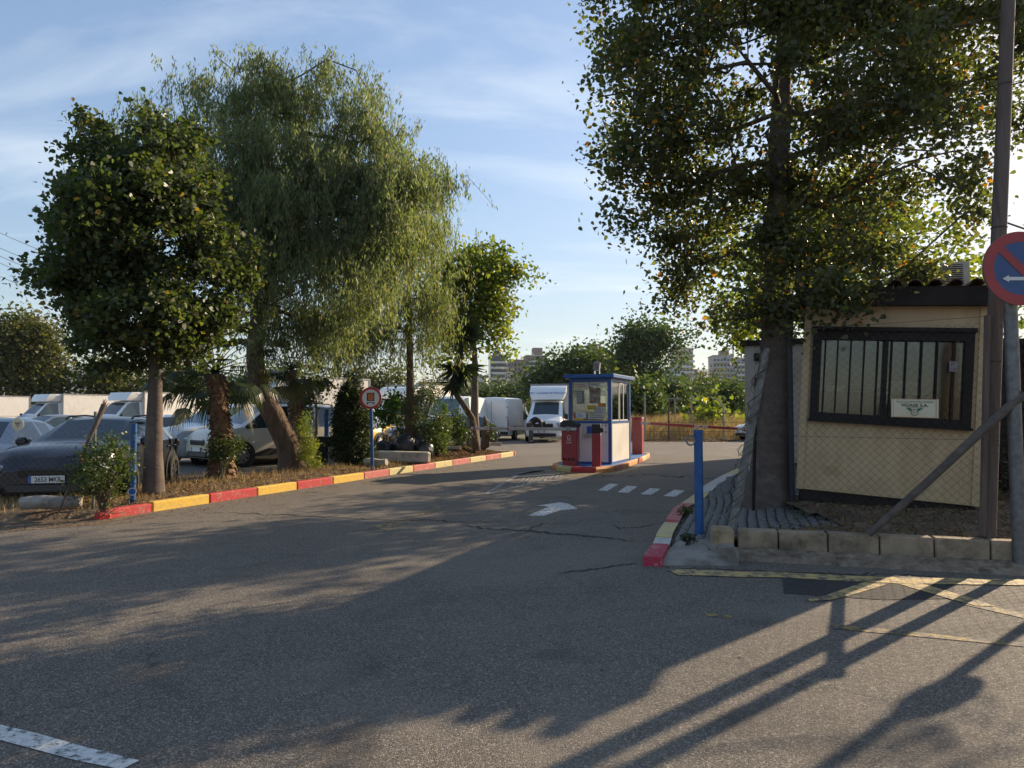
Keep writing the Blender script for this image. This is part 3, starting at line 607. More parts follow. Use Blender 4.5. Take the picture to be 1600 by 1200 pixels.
for i, q in enumerate(spots):
    z = pav_z(q.x, q.y)+rs.normal()*.008; ex = (pav_z(q.x+.1, q.y)-pav_z(q.x-.1, q.y))/.2; ey = (pav_z(q.x, q.y+.1)-pav_z(q.x, q.y-.1))/.2
    rot = Euler((ey+rs.normal()*.025, -ex+rs.normal()*.025, ang+rs.normal()*.03))
    if i < 300: share(pm[i % 4], 'paver', pavr, (q.x, q.y, z), rot)
    else: mass.box((q.x, q.y, z-.03), (.222, .108, .07), rot)
if mass.v: mass.build('paver_field', M['paver'], pavr, kind='stuff')
# block retaining wall
wall = thing('block_wall', 'low retaining wall of stained concrete kerb blocks beside the road', 'wall', (WA.x, WA.y, 0))
wz = math.atan2(WD.y, WD.x); tw = .17
us = [1149, 1213, 1290, 1370, 1455, 1542, 1606]
def wall_t(u):                      # distance along the wall seen at pixel column u
    k_ = (u-800)/F; return (k_*WA.y-WA.x)/(WD.x-k_*WD.y)
for a, c in zip(us[:-1], us[1:]):
    t0, t1 = wall_t(a)+.008, wall_t(c)-.008; q = WD*((t0+t1)/2)+Vector((-WD.y, WD.x))*.09
    b = MB(); b.box((q.x, q.y, .17), (t1-t0, .18, .24), (random.uniform(-.02,.02), random.uniform(-.012,.012), wz+random.uniform(-.012,.012)), bev=.012); fixn(b.build('block', M['block'], wall))
q = WD*(-.04)+Vector((-WD.y, WD.x))*.04
b = MB(); b.box((q.x-.02, q.y, .14), (.24, .24, .34), (0, .03, wz+.08), bev=.03); fixn(b.build('end_pier', mat('pier', (.42,.30,.18), (.24,.18,.11), rough=.9, scale=7, bump=.01, dirt=(.15,.1,.06), dirt_scale=6), wall))
# rough concrete haunching in front of the wall
b = MB(); nx = 60; vs = []
for i in range(nx+1):
    q = WA+WD*(-.15+3.9*i/nx); o_ = Vector((WD.y, -WD.x))
    for j, (dd, zz) in enumerate(((.02,.10),(.08,.085),(.15,.06),(.22,.035),(.27,-.02))):
        p = q+o_*(dd+(.03*hsh(i*.9, j*2.) if j > 1 else 0)); vs.append((p.x, p.y, zz+(.012*hsh(i*1.3, j*3.1) if j < 4 else 0)))
b.add(vs, [(i*5+j, (i+1)*5+j, (i+1)*5+j+1, i*5+j+1) for i in range(nx) for j in range(4)]); b.build('wall_footing', M['concrete_rough'], kind='structure', smooth=True, ang=60)
# bank behind the wall up to the cabin
def bank_z(x, y):
    q = Vector((x, y))-WA; s = q.dot(Vector((-WD.y, WD.x))); return .27+.10*sstep((s-.2)/2)+.02*hsh(x*2, y*2)
BANK = [tuple(WA+WD*.35+Vector((-WD.y, WD.x))*.16), tuple(WA+WD*9+Vector((-WD.y, WD.x))*.16), (12.5, 11), (7.6, 10.8), (4.1, 10.4), (3.7, 9.3), (3.9, 8.2)]
ground_grid('bank', 2.4, 13, 5.0, 11.2, .12, bank_z, M['soil'], lambda x, y: in_poly(np.array([[x, y]]), BANK)[0])

# ------------------------------------------------ road markings (sheets 4 mm up)
def decal(name, polys, m, z=.004): return flat(name, [[G(u, v, z) for u, v in p] for p in polys], z, M[m], kind='structure')
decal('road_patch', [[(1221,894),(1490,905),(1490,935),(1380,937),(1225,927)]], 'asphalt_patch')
decal('arrow_marking', [[(825,805.5),(850,806),(873.5,797.5),(903,795),(888,787),(875,784.8),(838,790),(858,791.5)]], 'white_mark')
decal('crossing_marking', [[(935,766),(949,767),(966,756.5),(952,755.5)],[(965,769),(982,770),(996,760),(980,759)],[(1001,772),(1017,773),(1032,764),(1016,762.5)],[(1036,775),(1055,776),(1070,766.5),(1054,765)]], 'white_mark')
hatch = [[(756,771),(762,771),(815,741),(850,736),(850,734.5),(812,738.5)],[(760,771.5),(764,772),(880,745),(872,744)]]
for i in range(9): u = 800+i*8; hatch.append([(u+6, 760-i*1.7),(u+8.5, 759.5-i*1.7),(u+22, 744-i*.7),(u+20.5, 743.6-i*.7)])
decal('hatched_marking', hatch, 'white_mark_faint')
decal('yellow_crescent_marking', [[(790,744),(850,733),(900,738),(960,737),(1000,728),(1000,731),(960,742),(890,744),(850,737)]], 'yellow_mark_faint')
decal('edge_line_marking', [[(0,1132),(60,1146),(130,1166),(218,1188),(190,1202),(120,1188),(0,1156)]], 'white_mark', .004)
Y = [[(1040,889),(1221,894),(1221,902),(1150,901),(1060,898)],[(1221.5,894),(1330,899.5),(1395,901.5),(1490,903.5),(1640,906),(1640,915),(1490,912.5),(1405,911.5),(1330,908),(1221.5,902)],
     [(1350,909.5),(1390,911.8),(1325,931),(1292,938),(1267,940),(1262,936),(1290,930)],[(1404,912),(1442,911.9),(1486,925),(1528,938),(1556,947),(1524,946),(1486,936)]]
decal('yellow_zigzag_marking', Y, 'yellow_mark', .008)
decal('yellow_line_marking', [[(1516,940),(1600,958),(1600,966),(1500,943)],[(1300,976),(1420,986),(1600,1004),(1600,1010),(1420,993),(1300,982)]], 'yellow_mark_faint')
decal('worn_dash_marking', [[(1100,957),(1150,962),(1138,966),(1095,961)],[(575,826),(590,820),(640,812),(622,821),(600,828)],[(640,809),(660,799),(700,788),(685,798)]], 'yellow_mark_faint')
# long open cracks in the surface, as thin sunken-looking strips of filler
def crack_px(pts, w0, seed):
    rs = np.random.RandomState(seed); q = []
    for a, c in zip(pts[:-1], pts[1:]):
        m_ = max(2, int(math.hypot(c[0]-a[0], c[1]-a[1])/7))
        for j in range(m_): t = j/m_; q.append(G(a[0]+(c[0]-a[0])*t, a[1]+(c[1]-a[1])*t+rs.normal()*.9, .003))
    L_, R_ = [], []
    for i, p in enumerate(q):
        w_ = w0*(.3+rs.uniform(0, 1))*(1-abs(2*i/len(q)-1)**3); dq = (q[min(i+1, len(q)-1)]-q[max(i-1, 0)]).normalized(); s = Vector((-dq.y, dq.x, 0))
        L_.append(p+s*w_); R_.append(p-s*w_)
    b.add(L_+R_, [(i, i+1, len(q)+i+1, len(q)+i) for i in range(len(q)-1)])
b = MB()
crack_px([(710,819),(760,826),(830,830),(900,836),(1000,846)], .05, 1)
crack_px([(820,832),(840,820),(880,818),(918,811)], .02, 2); crack_px([(955,816),(968,826),(1000,824),(1028,818)], .03, 3)
crack_px([(860,897),(930,889),(1000,878)], .025, 4); crack_px([(295,800),(380,802),(480,806),(600,812),(700,813),(770,823)], .022, 5)
crack_px([(905,741),(960,744),(1010,741),(1060,745),(1100,747),(1146,747)], .07, 6); crack_px([(640,812),(720,816),(800,815)], .02, 7)
crack_px([(1010,886),(1100,888),(1200,893),(1320,897),(1500,900)], .02, 8)
b.build('road_crack', M['crack'], kind='structure')
# ================================================================ TREES
def tp(u, v, d): return tuple(P(u, v, d))
# big broadleaf over the cabin
t1 = [(3.62, 9.95, pav_z(3.62, 9.95)), tp(1206,700,9.98), tp(1212,560,10), tp(1214,420,10.05), tp(1219,250,10.1), tp(1222,100,10.2), tp(1232,-120,10.3), tp(1240,-300,10.4)]
E = [ell_px(1225,150,9.8,235,190,1.6), ell_px(1250,-130,10.0,290,190,2.1), ell_px(1400,240,9.5,130,130,1.0), ell_px(1010,150,9.9,80,155,1.5), ell_px(975,40,9.9,50,90,1.0),
     ell_px(1310,370,9.3,150,66,.6), ell_px(1130,330,10.4,120,85,.8), ell_px(1215,440,9.8,55,60,.8), ell_px(1075,415,10.6,45,42,.4), ell_px(955,275,9.9,30,28,.5), ell_px(985,340,9.9,28,30,.4),
     ell_px(1490,90,10.2,110,95,1.2), ell_px(1560,-60,10.4,160,100,1.8), ell_px(1475,330,8.9,50,60,.3), ell_px(1120,485,9.8,22,28,.3), ell_px(1185,490,9.7,30,26,.3), ell_px(1590,170,10.6,55,45,.9), ell_px(1590,350,10.8,30,24,.4), ell_px(1060,455,10.7,40,34,.35), ell_px(1250,470,9.8,70,30,.6), ell_px(1205,505,9.8,28,22,.25), ell_px(1320,455,8.8,60,22,.3), ell_px(1385,430,8.7,36,16,.2), ell_px(1270,490,8.9,30,18,.2), ell_px(1130,470,9.6,30,34,.3), ell_px(1035,385,10.5,40,24,.3), ell_px(1290,440,8.8,60,26,.3),  (np.array([9.4,9.6,3.9]), np.array([.5,.5,.2])), ell_px(1395,415,9.2,70,30,.35), ell_px(935,90,9.9,25,45,.5)]
tree('broadleaf_tree', 'tall dense broadleaf tree with a smooth brown trunk against the cream cabin', None, t1, .265, E, 900, 100000, .080, M['leaf_broad'], M['bark_smooth'], sig=.19, seed=21, start=.30, stray=0)
# dark broadleaf at the left
E = [ell_px(230,360,12.2,115,95,1.7), ell_px(165,420,12.1,78,80,1.3), ell_px(235,500,12.2,105,60,1.4), ell_px(165,285,12.2,52,60,.9), ell_px(150,215,12.2,26,32,.4), ell_px(265,290,12.3,62,80,1.1), ell_px(245,215,12.4,26,36,.5),
     ell_px(88,405,12,26,30,.4), ell_px(345,430,12.6,46,90,1.0), ell_px(108,340,12.1,30,36,.5), ell_px(135,520,12,32,28,.5), ell_px(170,565,12.1,46,26,.6), ell_px(285,545,12.4,50,26,.6), ell_px(75,428,12,18,12,.2), ell_px(205,255,12.3,18,24,.3), ell_px(300,210,12.6,20,22,.3)]
g0 = P(240,772,12.2)
tree('broadleaf_tree', 'dark green broadleaf tree with a straight bare trunk beside the dark car', None, [(g0.x, g0.y, .2), tp(241,650,12.2), tp(243,540,12.2), tp(238,430,12.2), tp(225,320,12.2), tp(205,230,12.2)], .155, E, 520, 46000, .098, M['leaf_dark'], M['bark_smooth'], sig=.145, seed=22, start=.3, flare=1.25, stray=0)
# pepper trees
E = [ell_px(405,150,17,60,48,1.3), ell_px(475,155,17.2,40,50,1.0), ell_px(575,165,17.2,42,55,1.0), ell_px(450,240,17,110,60,2.0), ell_px(570,250,17.2,75,60,1.5), ell_px(500,330,17.3,150,80,2.4), ell_px(400,330,16.8,100,100,1.8), ell_px(610,320,17,90,70,1.8), ell_px(655,270,17.2,48,38,1.0), ell_px(325,145,17,44,44,.9), ell_px(310,230,17,50,50,.9), ell_px(225,190,17,32,30,.6), ell_px(265,210,17,40,34,.6), ell_px(695,290,17.2,24,22,.5), ell_px(500,420,16.8,140,80,1.9), ell_px(560,115,17.2,22,26,.5), ell_px(610,195,17.2,24,36,.5), ell_px(505,105,17,26,20,.5), ell_px(470,500,16.4,75,40,1.1), ell_px(430,105,17,40,22,.7), ell_px(360,110,17,22,18,.4)]
g0 = P(462,735,17.2)
tree('pepper_tree', 'large weeping pepper tree with a thick gnarled trunk leaning to one side among the palms', None, [(g0.x, g0.y, .16), tp(452,700,17.2), tp(432,655,17.1), tp(405,610,17), tp(398,560,17), tp(402,500,17), tp(415,400,17), tp(420,280,17.1), tp(425,180,17.1)], .29, E, 560, 200000, .125, M['leaf_pepper'], M['bark_rough'], sig=.26, seed=23, style='weep', k=4, asp=.23, start=.35, flare=1.6, shell=.3)
E = [ell_px(630,400,20.8,85,90,1.8), ell_px(590,470,20.6,70,60,1.5), ell_px(665,460,20.9,40,80,1.0), ell_px(640,330,21,60,60,1.3), ell_px(540,510,20.4,60,40,1.2)]
g0 = P(641,705,20.8)
tree('pepper_tree', 'second pepper tree with a straight dark trunk rising behind the pile of black bags', None, [(g0.x, g0.y, .2), tp(641,620,20.8), tp(640,520,20.8), tp(638,440,20.8), tp(632,340,20.8)], .155, E, 130, 42000, .14, M['leaf_pepper'], M['bark_rough'], sig=.34, seed=24, style='weep', k=4, asp=.18, start=.4, flare=1.15)
# yellow green tree at the end of the strip
E = [ell_px(745,420,25,50,36,1.0), ell_px(762,400,25,26,30,.6), ell_px(810,435,25,28,20,.5), ell_px(830,425,25,12,12,.3), ell_px(735,470,25,62,42,1.1), ell_px(770,500,25,36,42,.8), ell_px(700,500,25,42,50,.9), ell_px(690,440,25,26,34,.7), ell_px(785,545,25,22,26,.5), ell_px(700,555,25,36,24,.6), ell_px(790,380,25,10,8,.2), ell_px(730,400,25,22,24,.5)]
g0 = P(741,693,25)
tree('young_tree', 'airy yellow green tree with a pale trunk at the far end of the strip', None, [(g0.x, g0.y, .42), tp(742,640,25), tp(742,570,25), tp(740,520,25), tp(732,440,25), tp(730,390,25)], .165, E, 230, 12500, .15, M['leaf_light'], M['bark_pale'], sig=.24, seed=25, start=.28, flare=1.3, k=6, stray=.1, twig=.015)
# sapling
g0 = P(620,690,21.6); E = [ell_px(610,640,21.6,28,24,.45), ell_px(590,650,21.6,18,14,.3), ell_px(628,628,21.6,16,18,.3)]
tree('sapling', 'leafy green sapling on a thin pale stem behind the round lorry sign', None, [(g0.x, g0.y, .15), tp(621,665,21.6), tp(615,640,21.6)], .07, E, 26, 1100, .11, M['leaf_green'], M['bark_pale'], sig=.13, seed=26, start=.4)
g0 = P(494,700,21); E = [ell_px(494,605,21,26,18,.5), ell_px(480,622,21,20,12,.4)]
tree('sapling', 'slender straight stemmed sapling rising behind the black waste bin', None, [(g0.x, g0.y, .05), tp(494,650,21), tp(495,600,21)], .07, E, 22, 900, .12, M['leaf_dark'], M['bark_pale'], sig=.15, seed=27, start=.5)
# ---- palm
def fan_frond(parent, base, az, elv, plen, R_, nb, seed, old=False):
    """one fan leaf: stalk plus folded blades that droop at the tips"""
    rs = np.random.RandomState(seed); b = MB(); dirh = Vector((math.cos(az), math.sin(az), 0)); up = Vector((0,0,1))
    pts = [base]; 
    for j in range(1, 5):
        t = j/4; e = elv-.55*t; pts.append(pts[-1]+(dirh*math.cos(e)+up*math.sin(e))*(plen/4))
    b.tube(pts, [.016,.014,.012,.01,.008], 4, cap=False); tip = pts[-1]; e = elv-.55; ax = (dirh*math.cos(e)+up*math.sin(e)).normalized(); side = ax.cross(up).normalized(); nn = side.cross(ax)
    fs_r = []
    V, Fq = [], []
    for k in range(nb):
        a = (-1.25+2.5*k/(nb-1))+rs.normal()*.02; d = ax*math.cos(a)+side*math.sin(a); L_ = R_*(1-.25*abs(a)/1.25)*rs.uniform(.88, 1.08); wv = (side*math.cos(a)-ax*math.sin(a))*R_*.030
        m1 = tip+d*L_*.5+nn*.03; m2 = tip+d*L_*.8-up*L_*.10; m3 = tip+d*L_*.95-up*L_*(.32+.12*rs.rand())
        q = len(V); V += [tip-wv*.2, tip+wv*.2, m1+wv, m1-wv, m2+wv*.6, m2-wv*.6, m3]
        Fq += [(q, q+1, q+2, q+3), (q+3, q+2, q+4, q+5), (q+5, q+4, q+6, q+6)]
    me_v = [tuple(p) for p in b.v]+[tuple(p) for p in V]; off = len(b.v)
    me = bpy.data.meshes.new('frond'); me.from_pydata(me_v, [], [f for f in b.f]+[tuple(i+off for i in f) if f[2] != f[3] else tuple(i+off for i in f[:3]) for f in Fq])
    me.materials.append(M['leaf_palm']); a_ = me.attributes.new('rnd', 'FLOAT', 'FACE'); v0 = rs.uniform(.0, .75) if not old else .97
    a_.data.foreach_set('value', np.clip(v0+rs.uniform(-.1, .1, len(me.polygons)), 0, 1).astype(np.float32)); me.update()
    o = bpy.data.objects.new('frond', me); link(o, parent); return o
def palm(label, base, trunk, r_, nf, seed, plen=.75, R_=.62, only=None):
    rs = np.random.RandomState(seed); random.seed(seed); root = thing('fan_palm', label, 'palm', base, 0, 'fan palms in the planting strip'); T = [Vector(p)-Vector(base) for p in trunk]
    b = MB(); b.tube(T, [r_*1.55, r_*1.15, r_*1.0, r_*1.0, r_*.8][:len(T)] if len(T) == 5 else r_, 12, jit=.05); b.build('trunk', M['palm_scale'], root, smooth=True)
    s = MB()                                            # cut leaf bases covering the trunk
    for i in range(230):
        t = rs.uniform(0, .999)*(len(T)-1); j = int(t); p = T[j].lerp(T[j+1], t-j); rr = ([r_*1.55, r_*1.15, r_, r_, r_*.8][j]*(1-(t-j))+[r_*1.55, r_*1.15, r_, r_, r_*.8][j+1]*(t-j)) if len(T) == 5 else r_
        a = i*2.39996; o_ = Vector((math.cos(a), math.sin(a), 0)); m_ = Matrix.Rotation(a, 3, 'Z') @ Matrix.Rotation(rad(-38), 3, 'Y')
        s.box(p+o_*(rr+.018), (.022, .085, .13), m_)
    s.build('leaf_base', M['palm_scale'], root, kind='stuff')
    top = T[-1]
    for k in range(nf):
        a = k*2.39996+rs.uniform(-.2,.2); e = 1.25-1.75*(k/nf)+rs.uniform(-.12,.12)
        fan_frond(root, top+Vector((0,0,.05)), a, e, plen*rs.uniform(.8,1.15), R_*rs.uniform(.85,1.1), 26, seed*100+k, old=(k > nf*.9))
    return root
g0 = P(345,752,14.8)
palm('fan palm with a thick scaly trunk wrapped by a green climber near its foot', (g0.x, g0.y, .15), [(g0.x, g0.y, .05), tp(347,715,14.8), tp(345,670,14.8), tp(341,620,14.8), tp(336,585,14.8)], .19, 30, 31, .95, .62)
g0 = P(464,735,18.6)
palm('fan palm half hidden behind the leaning gnarled pepper trunk', (g0.x, g0.y, .1), [(g0.x, g0.y, .0), tp(464,690,18.6), tp(463,650,18.6), tp(460,610,18.6), tp(456,580,18.6)], .16, 24, 32, .75, .62)
# long drooping side frond seen in front of the beige van
# ---- yucca
g0 = P(745,690,23.5); root = thing('yucca', 'spiky dark green yucca on a bent reddish stem beside the yellow green tree', 'plant', (g0.x, g0.y, .38)); o0 = Vector((g0.x, g0.y, .38))
b = MB(); b.tube([Vector((0,0,-.1)), P(738,655,23.5)-o0, P(722,630,23.5)-o0, P(706,608,23.5)-o0, P(712,585,23.5)-o0, P(720,545,23.5)-o0], [.13,.11,.10,.09,.10,.08], 9, jit=.1); b.build('stem', M['bark_rough'], root, smooth=True)
rs = np.random.RandomState(5); C, D, LL = [], [], []
for cu, cv, n_, s_ in ((722,528,190,1.0), (719,570,150,1.0), (709,598,60,.8)):
    c = np.array(P(cu, cv, 23.5)-o0); d = unit(rs.normal(size=(n_, 3))); 
    if cv > 550: d[:, 2] = -abs(d[:, 2])*1.2
    else: d[:, 2] = d[:, 2]*.8+.35
    d = unit(d); l_ = rs.uniform(.7, 1.1, n_)*s_; C.append(c+d*l_[:, None]*.5); D.append(d); LL.append(l_)
C = np.vstack(C); D = np.vstack(D); LL = np.concatenate(LL); V, Fq = leaf_arrays(C, D, rs.normal(size=C.shape), LL, .10, 4, .03); npmesh('leaves', V, Fq, M['leaf_yucca'], rs.uniform(0,1,len(C)), root, 'stuff')
# ---- conical conifer
g0 = P(549,730,18.6); E = [ell_px(549,700,18.6,30,32,.5), ell_px(549,660,18.6,27,34,.45), ell_px(549,625,18.6,18,28,.3), ell_px(548,600,18.6,10,16,.15)]
bush('conifer', 'dark dense cone shaped conifer between the waste bin and the round lorry sign', None, (g0.x, g0.y, .15), E, 420, 30000, .11, M['leaf_conifer'], M['bark_rough'], 'conifer', sig=.075, asp=.30, seed=41, droop=.2, upright=.5, stem_r=.05, shell=.5)
g0 = P(695,700,22); E = [ell_px(694,670,22,8,32,.16), ell_px(694,640,22,4,18,.08)]
bush('conifer', 'small narrow bright green conifer beside the pile of black bags', None, (g0.x, g0.y, .3), E, 70, 3200, .07, M['leaf_green'], M['bark_rough'], 'conifer', sig=.05, asp=.25, seed=42, upright=.6)
# ---- shrubs
g0 = P(162,780,10.4); E = [ell_px(162,735,10.4,38,46,.4), ell_px(185,720,10.4,24,28,.3), ell_px(140,750,10.4,26,26,.3), ell_px(165,700,10.4,16,22,.2)]
bush('shrub', 'leafy green shrub growing through the wire fence in front of the dark car', None, (g0.x, g0.y, .2), E, 110, 3000, .055, M['leaf_bush'], M['bark_rough'], sig=.09, seed=43, asp=.6)
g0 = P(655,715,21); E = [ell_px(655,645,21,26,38,.6), ell_px(672,680,20.7,18,24,.4), ell_px(640,660,21,16,24,.4), ell_px(662,618,21,22,18,.4)]
bush('shrub', 'tall grey green shrub with narrow leaves standing over the black bags', None, (g0.x, g0.y, .2), E, 130, 5200, .11, M['leaf_bush'], M['bark_rough'], sig=.13, asp=.28, seed=44)
g0 = P(672,715,21.2); E = [ell_px(683,690,21.2,14,20,.3), ell_px(690,665,21.2,12,20,.3)]
bush('shrub', 'dark green low shrub between the stone block and the narrow conifer', None, (g0.x+.2, g0.y, .3), E, 60, 1800, .09, M['leaf_dark'], M['bark_rough'], sig=.12, seed=45)
g0 = P(714,697,23); E = [ell_px(712,665,23,14,24,.3), ell_px(722,680,23,12,12,.3)]
bush('shrub', 'light leaved shrub at the foot of the spiky yucca', None, (g0.x, g0.y, .4), E, 55, 1300, .09, M['leaf_bush'], M['bark_rough'], sig=.12, seed=46)
g0 = P(345,745,14.4); E = [ell_px(345,700,14.45,26,18,.25), ell_px(350,715,14.45,16,14,.2), ell_px(368,695,14.45,10,12,.15)]
bush('climber', 'green climbing plant wrapped round the scaly palm trunk', None, (g0.x, g0.y, .18), E, 60, 1700, .055, M['leaf_bush'], M['bark_pale'], 'climbing plant', sig=.07, seed=47, stem_r=.012)
g0 = P(482,737,16.8); E = [ell_px(484,705,16.8,13,24,.3), ell_px(478,670,16.9,10,22,.25), ell_px(488,730,16.8,13,10,.25)]
bush('climber', 'yellow green climbing plant at the foot of the leaning pepper trunk', None, (g0.x, g0.y, .16), E, 60, 2400, .075, M['leaf_light'], M['bark_pale'], 'climbing plant', sig=.07, asp=.3, seed=48, stem_r=.012)
g0 = P(762,696,24.6); E = [ell_px(764,675,24.6,8,12,.2)]
bush('shrub', 'tiny leafy plant sprouting between the stump and the white van', None, (g0.x, g0.y, .4), E, 20, 320, .09, M['leaf_bush'], M['bark_rough'], sig=.08, seed=49)
g0 = G(1060,805,.1)
bush('weed', 'small green weed growing out of the yellow kerb stone joint', None, (g0.x+.12, g0.y+.1, .08), [(np.array([g0.x+.12, g0.y+.1, .13]), np.array([.1,.1,.06]))], 14, 260, .035, M['leaf_bush'], M['bark_rough'], 'weed', sig=.03, seed=50, stem_r=.004)
# dark hedge on the far side of the wire fence
hx, hy = 7.35, 9.7
bush('hedge', 'dark leafy hedge beyond the wire fence next to the metal sign post', None, (hx, hy, .25), [(np.array([hx+.3, hy, .8]), np.array([.7,.5,.8])), (np.array([hx+1.2, hy+.2, .9]), np.array([.8,.6,.9]))], 120, 5200, .07, M['leaf_bush'], M['bark_rough'], 'hedge', sig=.12, seed=51)
# trees out of view behind the cabin whose shade falls across the road
E = [(np.array([9.2,17.5,5.2]), np.array([2.2,2.0,1.9])), (np.array([8.0,20.5,4.4]), np.array([1.8,1.8,1.6])), (np.array([10.5,15.5,4.0]), np.array([1.4,1.4,1.2])), (np.array([7.0,17.6,6.4]), np.array([1.9,1.7,1.3])), (np.array([5.9,16.6,5.2]), np.array([1.0,1.2,.8]))]
tree('broadleaf_tree', 'green leafed tree behind the cabin roof seen through the big crown', None, [(9.3,17.8,0),(9.3,17.7,2),(9.2,17.6,4),(9.2,17.5,6)], .2, E, 190, 13500, .16, M['leaf_light'], M['bark_smooth'], sig=.32, seed=28, k=4)

# ---- ground cover
ZS = strip_z
strip_front = [tuple(KA+KD*t+KN*.22) for t in (-.2, 3, 6, 9, 11.5)]+[tuple(KA+KD*t+KN*2.9) for t in (9, 6, 3, 0)]
blades('dry_grass', rand_in(strip_front, 4200), ZS, .14, .004, M['dry_grass'], seed=61)
blades('dry_grass', rand_in([(-9.5,9.9),(-7.4,10.3),(-6.2,10.7),(-6.6,11.8),(-9.5,11.0)], 1300), ZS, .15, .004, M['dry_grass'], seed=62)
scatter_leaves('leaf_litter', rand_in([tuple(KA+KD*t+KN*.2) for t in (0, 4, 8, 12, 15.5)]+[tuple(KA+KD*t+KN*1.6) for t in (15, 12, 8, 4, 0)], 9000), ZS, .055, M['litter'], seed=63)
scatter_leaves('leaf_litter', rand_in([tuple(KA+KD*t+KN*.25) for t in (11, 13, 15.4)]+[tuple(KA+KD*t+KN*1.9) for t in (14.6, 12.5, 10.5)], 6000), ZS, .07, M['litter'], seed=64)
scatter_leaves('leaf_litter', rand_in(BANK[:2]+[(9,10.9)]+BANK[4:], 5000), bank_z, .05, M['litter'], seed=65)
scatter_leaves('leaf_litter', rand_in([tuple(WA+WD*.0+Vector((.0,-.3))), tuple(WA+WD*4+Vector((0,-.35))), tuple(WA+WD*4), tuple(WA)], 260), lambda x, y: .05, .03, M['litter'], seed=66)
scatter_leaves('leaf_litter', rand_in(PV_POLY, 260), lambda x, y: pav_z(x, y)+.01, .035, M['litter'], seed=67)
scatter_leaves('leaf_litter', rand_in([(-7,9.9),(-6,10.3),(.2,24.9),(.6,24.9),(-5.4,10.0),(-6.8,9.3)], 420), lambda x, y: .002, .035, M['litter'], seed=68)
scatter_leaves('leaf_litter', rand_in([(-3,4),(4,4),(6,14),(-2,20)], 60), lambda x, y: .002, .035, M['litter'], seed=69)
blades('green_weeds', rand_in(BANK[:1]+[(5.0,7.6),(7.5,7.4),(7.4,9.0),(5.9,8.7),(4.0,9.4)], 350), bank_z, .10, .006, M['leaf_bush'], seed=70)
blades('green_weeds', rand_in([(6.0,6.9),(7.4,6.6),(8.4,9.4),(6.6,9.2)], 900), bank_z, .22, .008, M['leaf_bush'], seed=71)
# dry grass field at the far edge of the car park
def field_z(x, y): return .02+.35*sstep((y-38.3)/5)+.06*hsh(x*.5, y*.5)
FIELD = [(4.0,38.6),(11.6,37.6),(31,58),(40,75),(2,75)]
ground_grid('dry_field', 2, 40, 37, 75, 1.0, field_z, M['dryfield'], lambda x, y: in_poly(np.array([[x, y]]), FIELD)[0])
blades('tall_dry_grass', rand_in([(4.6,39.2),(12.4,38.8),(26,54),(26,62),(5,58)], 30000), field_z, 1.05, .013, M['dry_grass'], seed=72, lean=.25)
scatter_leaves('leaf_litter', rand_in([(5.6,37.4),(11.5,36.9),(12.5,38.6),(5.4,39.4)], 5000), lambda x, y: max(.0, field_z(x, y)) if y > 38.4 else .0, .12, M['litter'], seed=73)
# ================================================================ VEHICLES
PAINT = {}
def paint(name, c, metal=0., rough=.35):
    if name not in PAINT: PAINT[name] = mat('car_paint_'+name, c, tuple(x*.95 for x in c), rough=rough, scale=2, metal=metal, coat=.45)
    return PAINT[name]
# stations: s from the nose, underside, belt, top, half width, half width at the top
SUV = dict(L=4.45, wr=.35, ax=(.88, 3.55), st=[(0,.34,.60,.66,.68,.58),(.07,.26,.72,.84,.80,.70),(.30,.22,.88,.97,.90,.78),(.9,.2,.97,1.04,.92,.78),(1.30,.2,1.02,1.08,.92,.74),(1.38,.2,1.03,1.12,.92,.73),(2.02,.2,1.0,1.44,.92,.60),(2.15,.2,1.0,1.47,.92,.60),(2.72,.2,1.01,1.49,.92,.61),(2.82,.2,1.01,1.49,.92,.61),(3.42,.2,1.02,1.46,.92,.60),(3.56,.2,1.02,1.45,.92,.60),(3.88,.22,1.02,1.41,.90,.58),(4.02,.22,1.02,1.37,.90,.57),(4.36,.26,1.0,1.08,.86,.60),(4.45,.36,.88,.98,.80,.60)], shield=(5,6), side=[(5,6),(6,8),(9,10),(11,12)], rear=(13,14))
MPV = dict(L=4.40, wr=.33, ax=(.86, 3.60), st=[(0,.34,.66,.74,.72,.60),(.07,.26,.80,.94,.84,.72),(.30,.22,.98,1.08,.91,.80),(.62,.2,1.05,1.14,.92,.78),(.92,.2,1.10,1.20,.92,.76),(1.0,.2,1.10,1.24,.92,.75),(1.72,.2,1.12,1.74,.92,.66),(1.84,.2,1.12,1.79,.92,.66),(2.42,.2,1.12,1.83,.92,.67),(2.52,.2,1.12,1.83,.92,.67),(3.30,.2,1.12,1.82,.92,.67),(3.44,.2,1.12,1.82,.92,.67),(4.10,.2,1.12,1.79,.91,.66),(4.24,.22,1.12,1.77,.90,.66),(4.36,.26,1.08,1.60,.88,.68),(4.40,.36,1.0,1.30,.86,.70)], shield=(5,6), side=[(5,6),(6,8),(9,10),(11,12)], rear=(13,14))
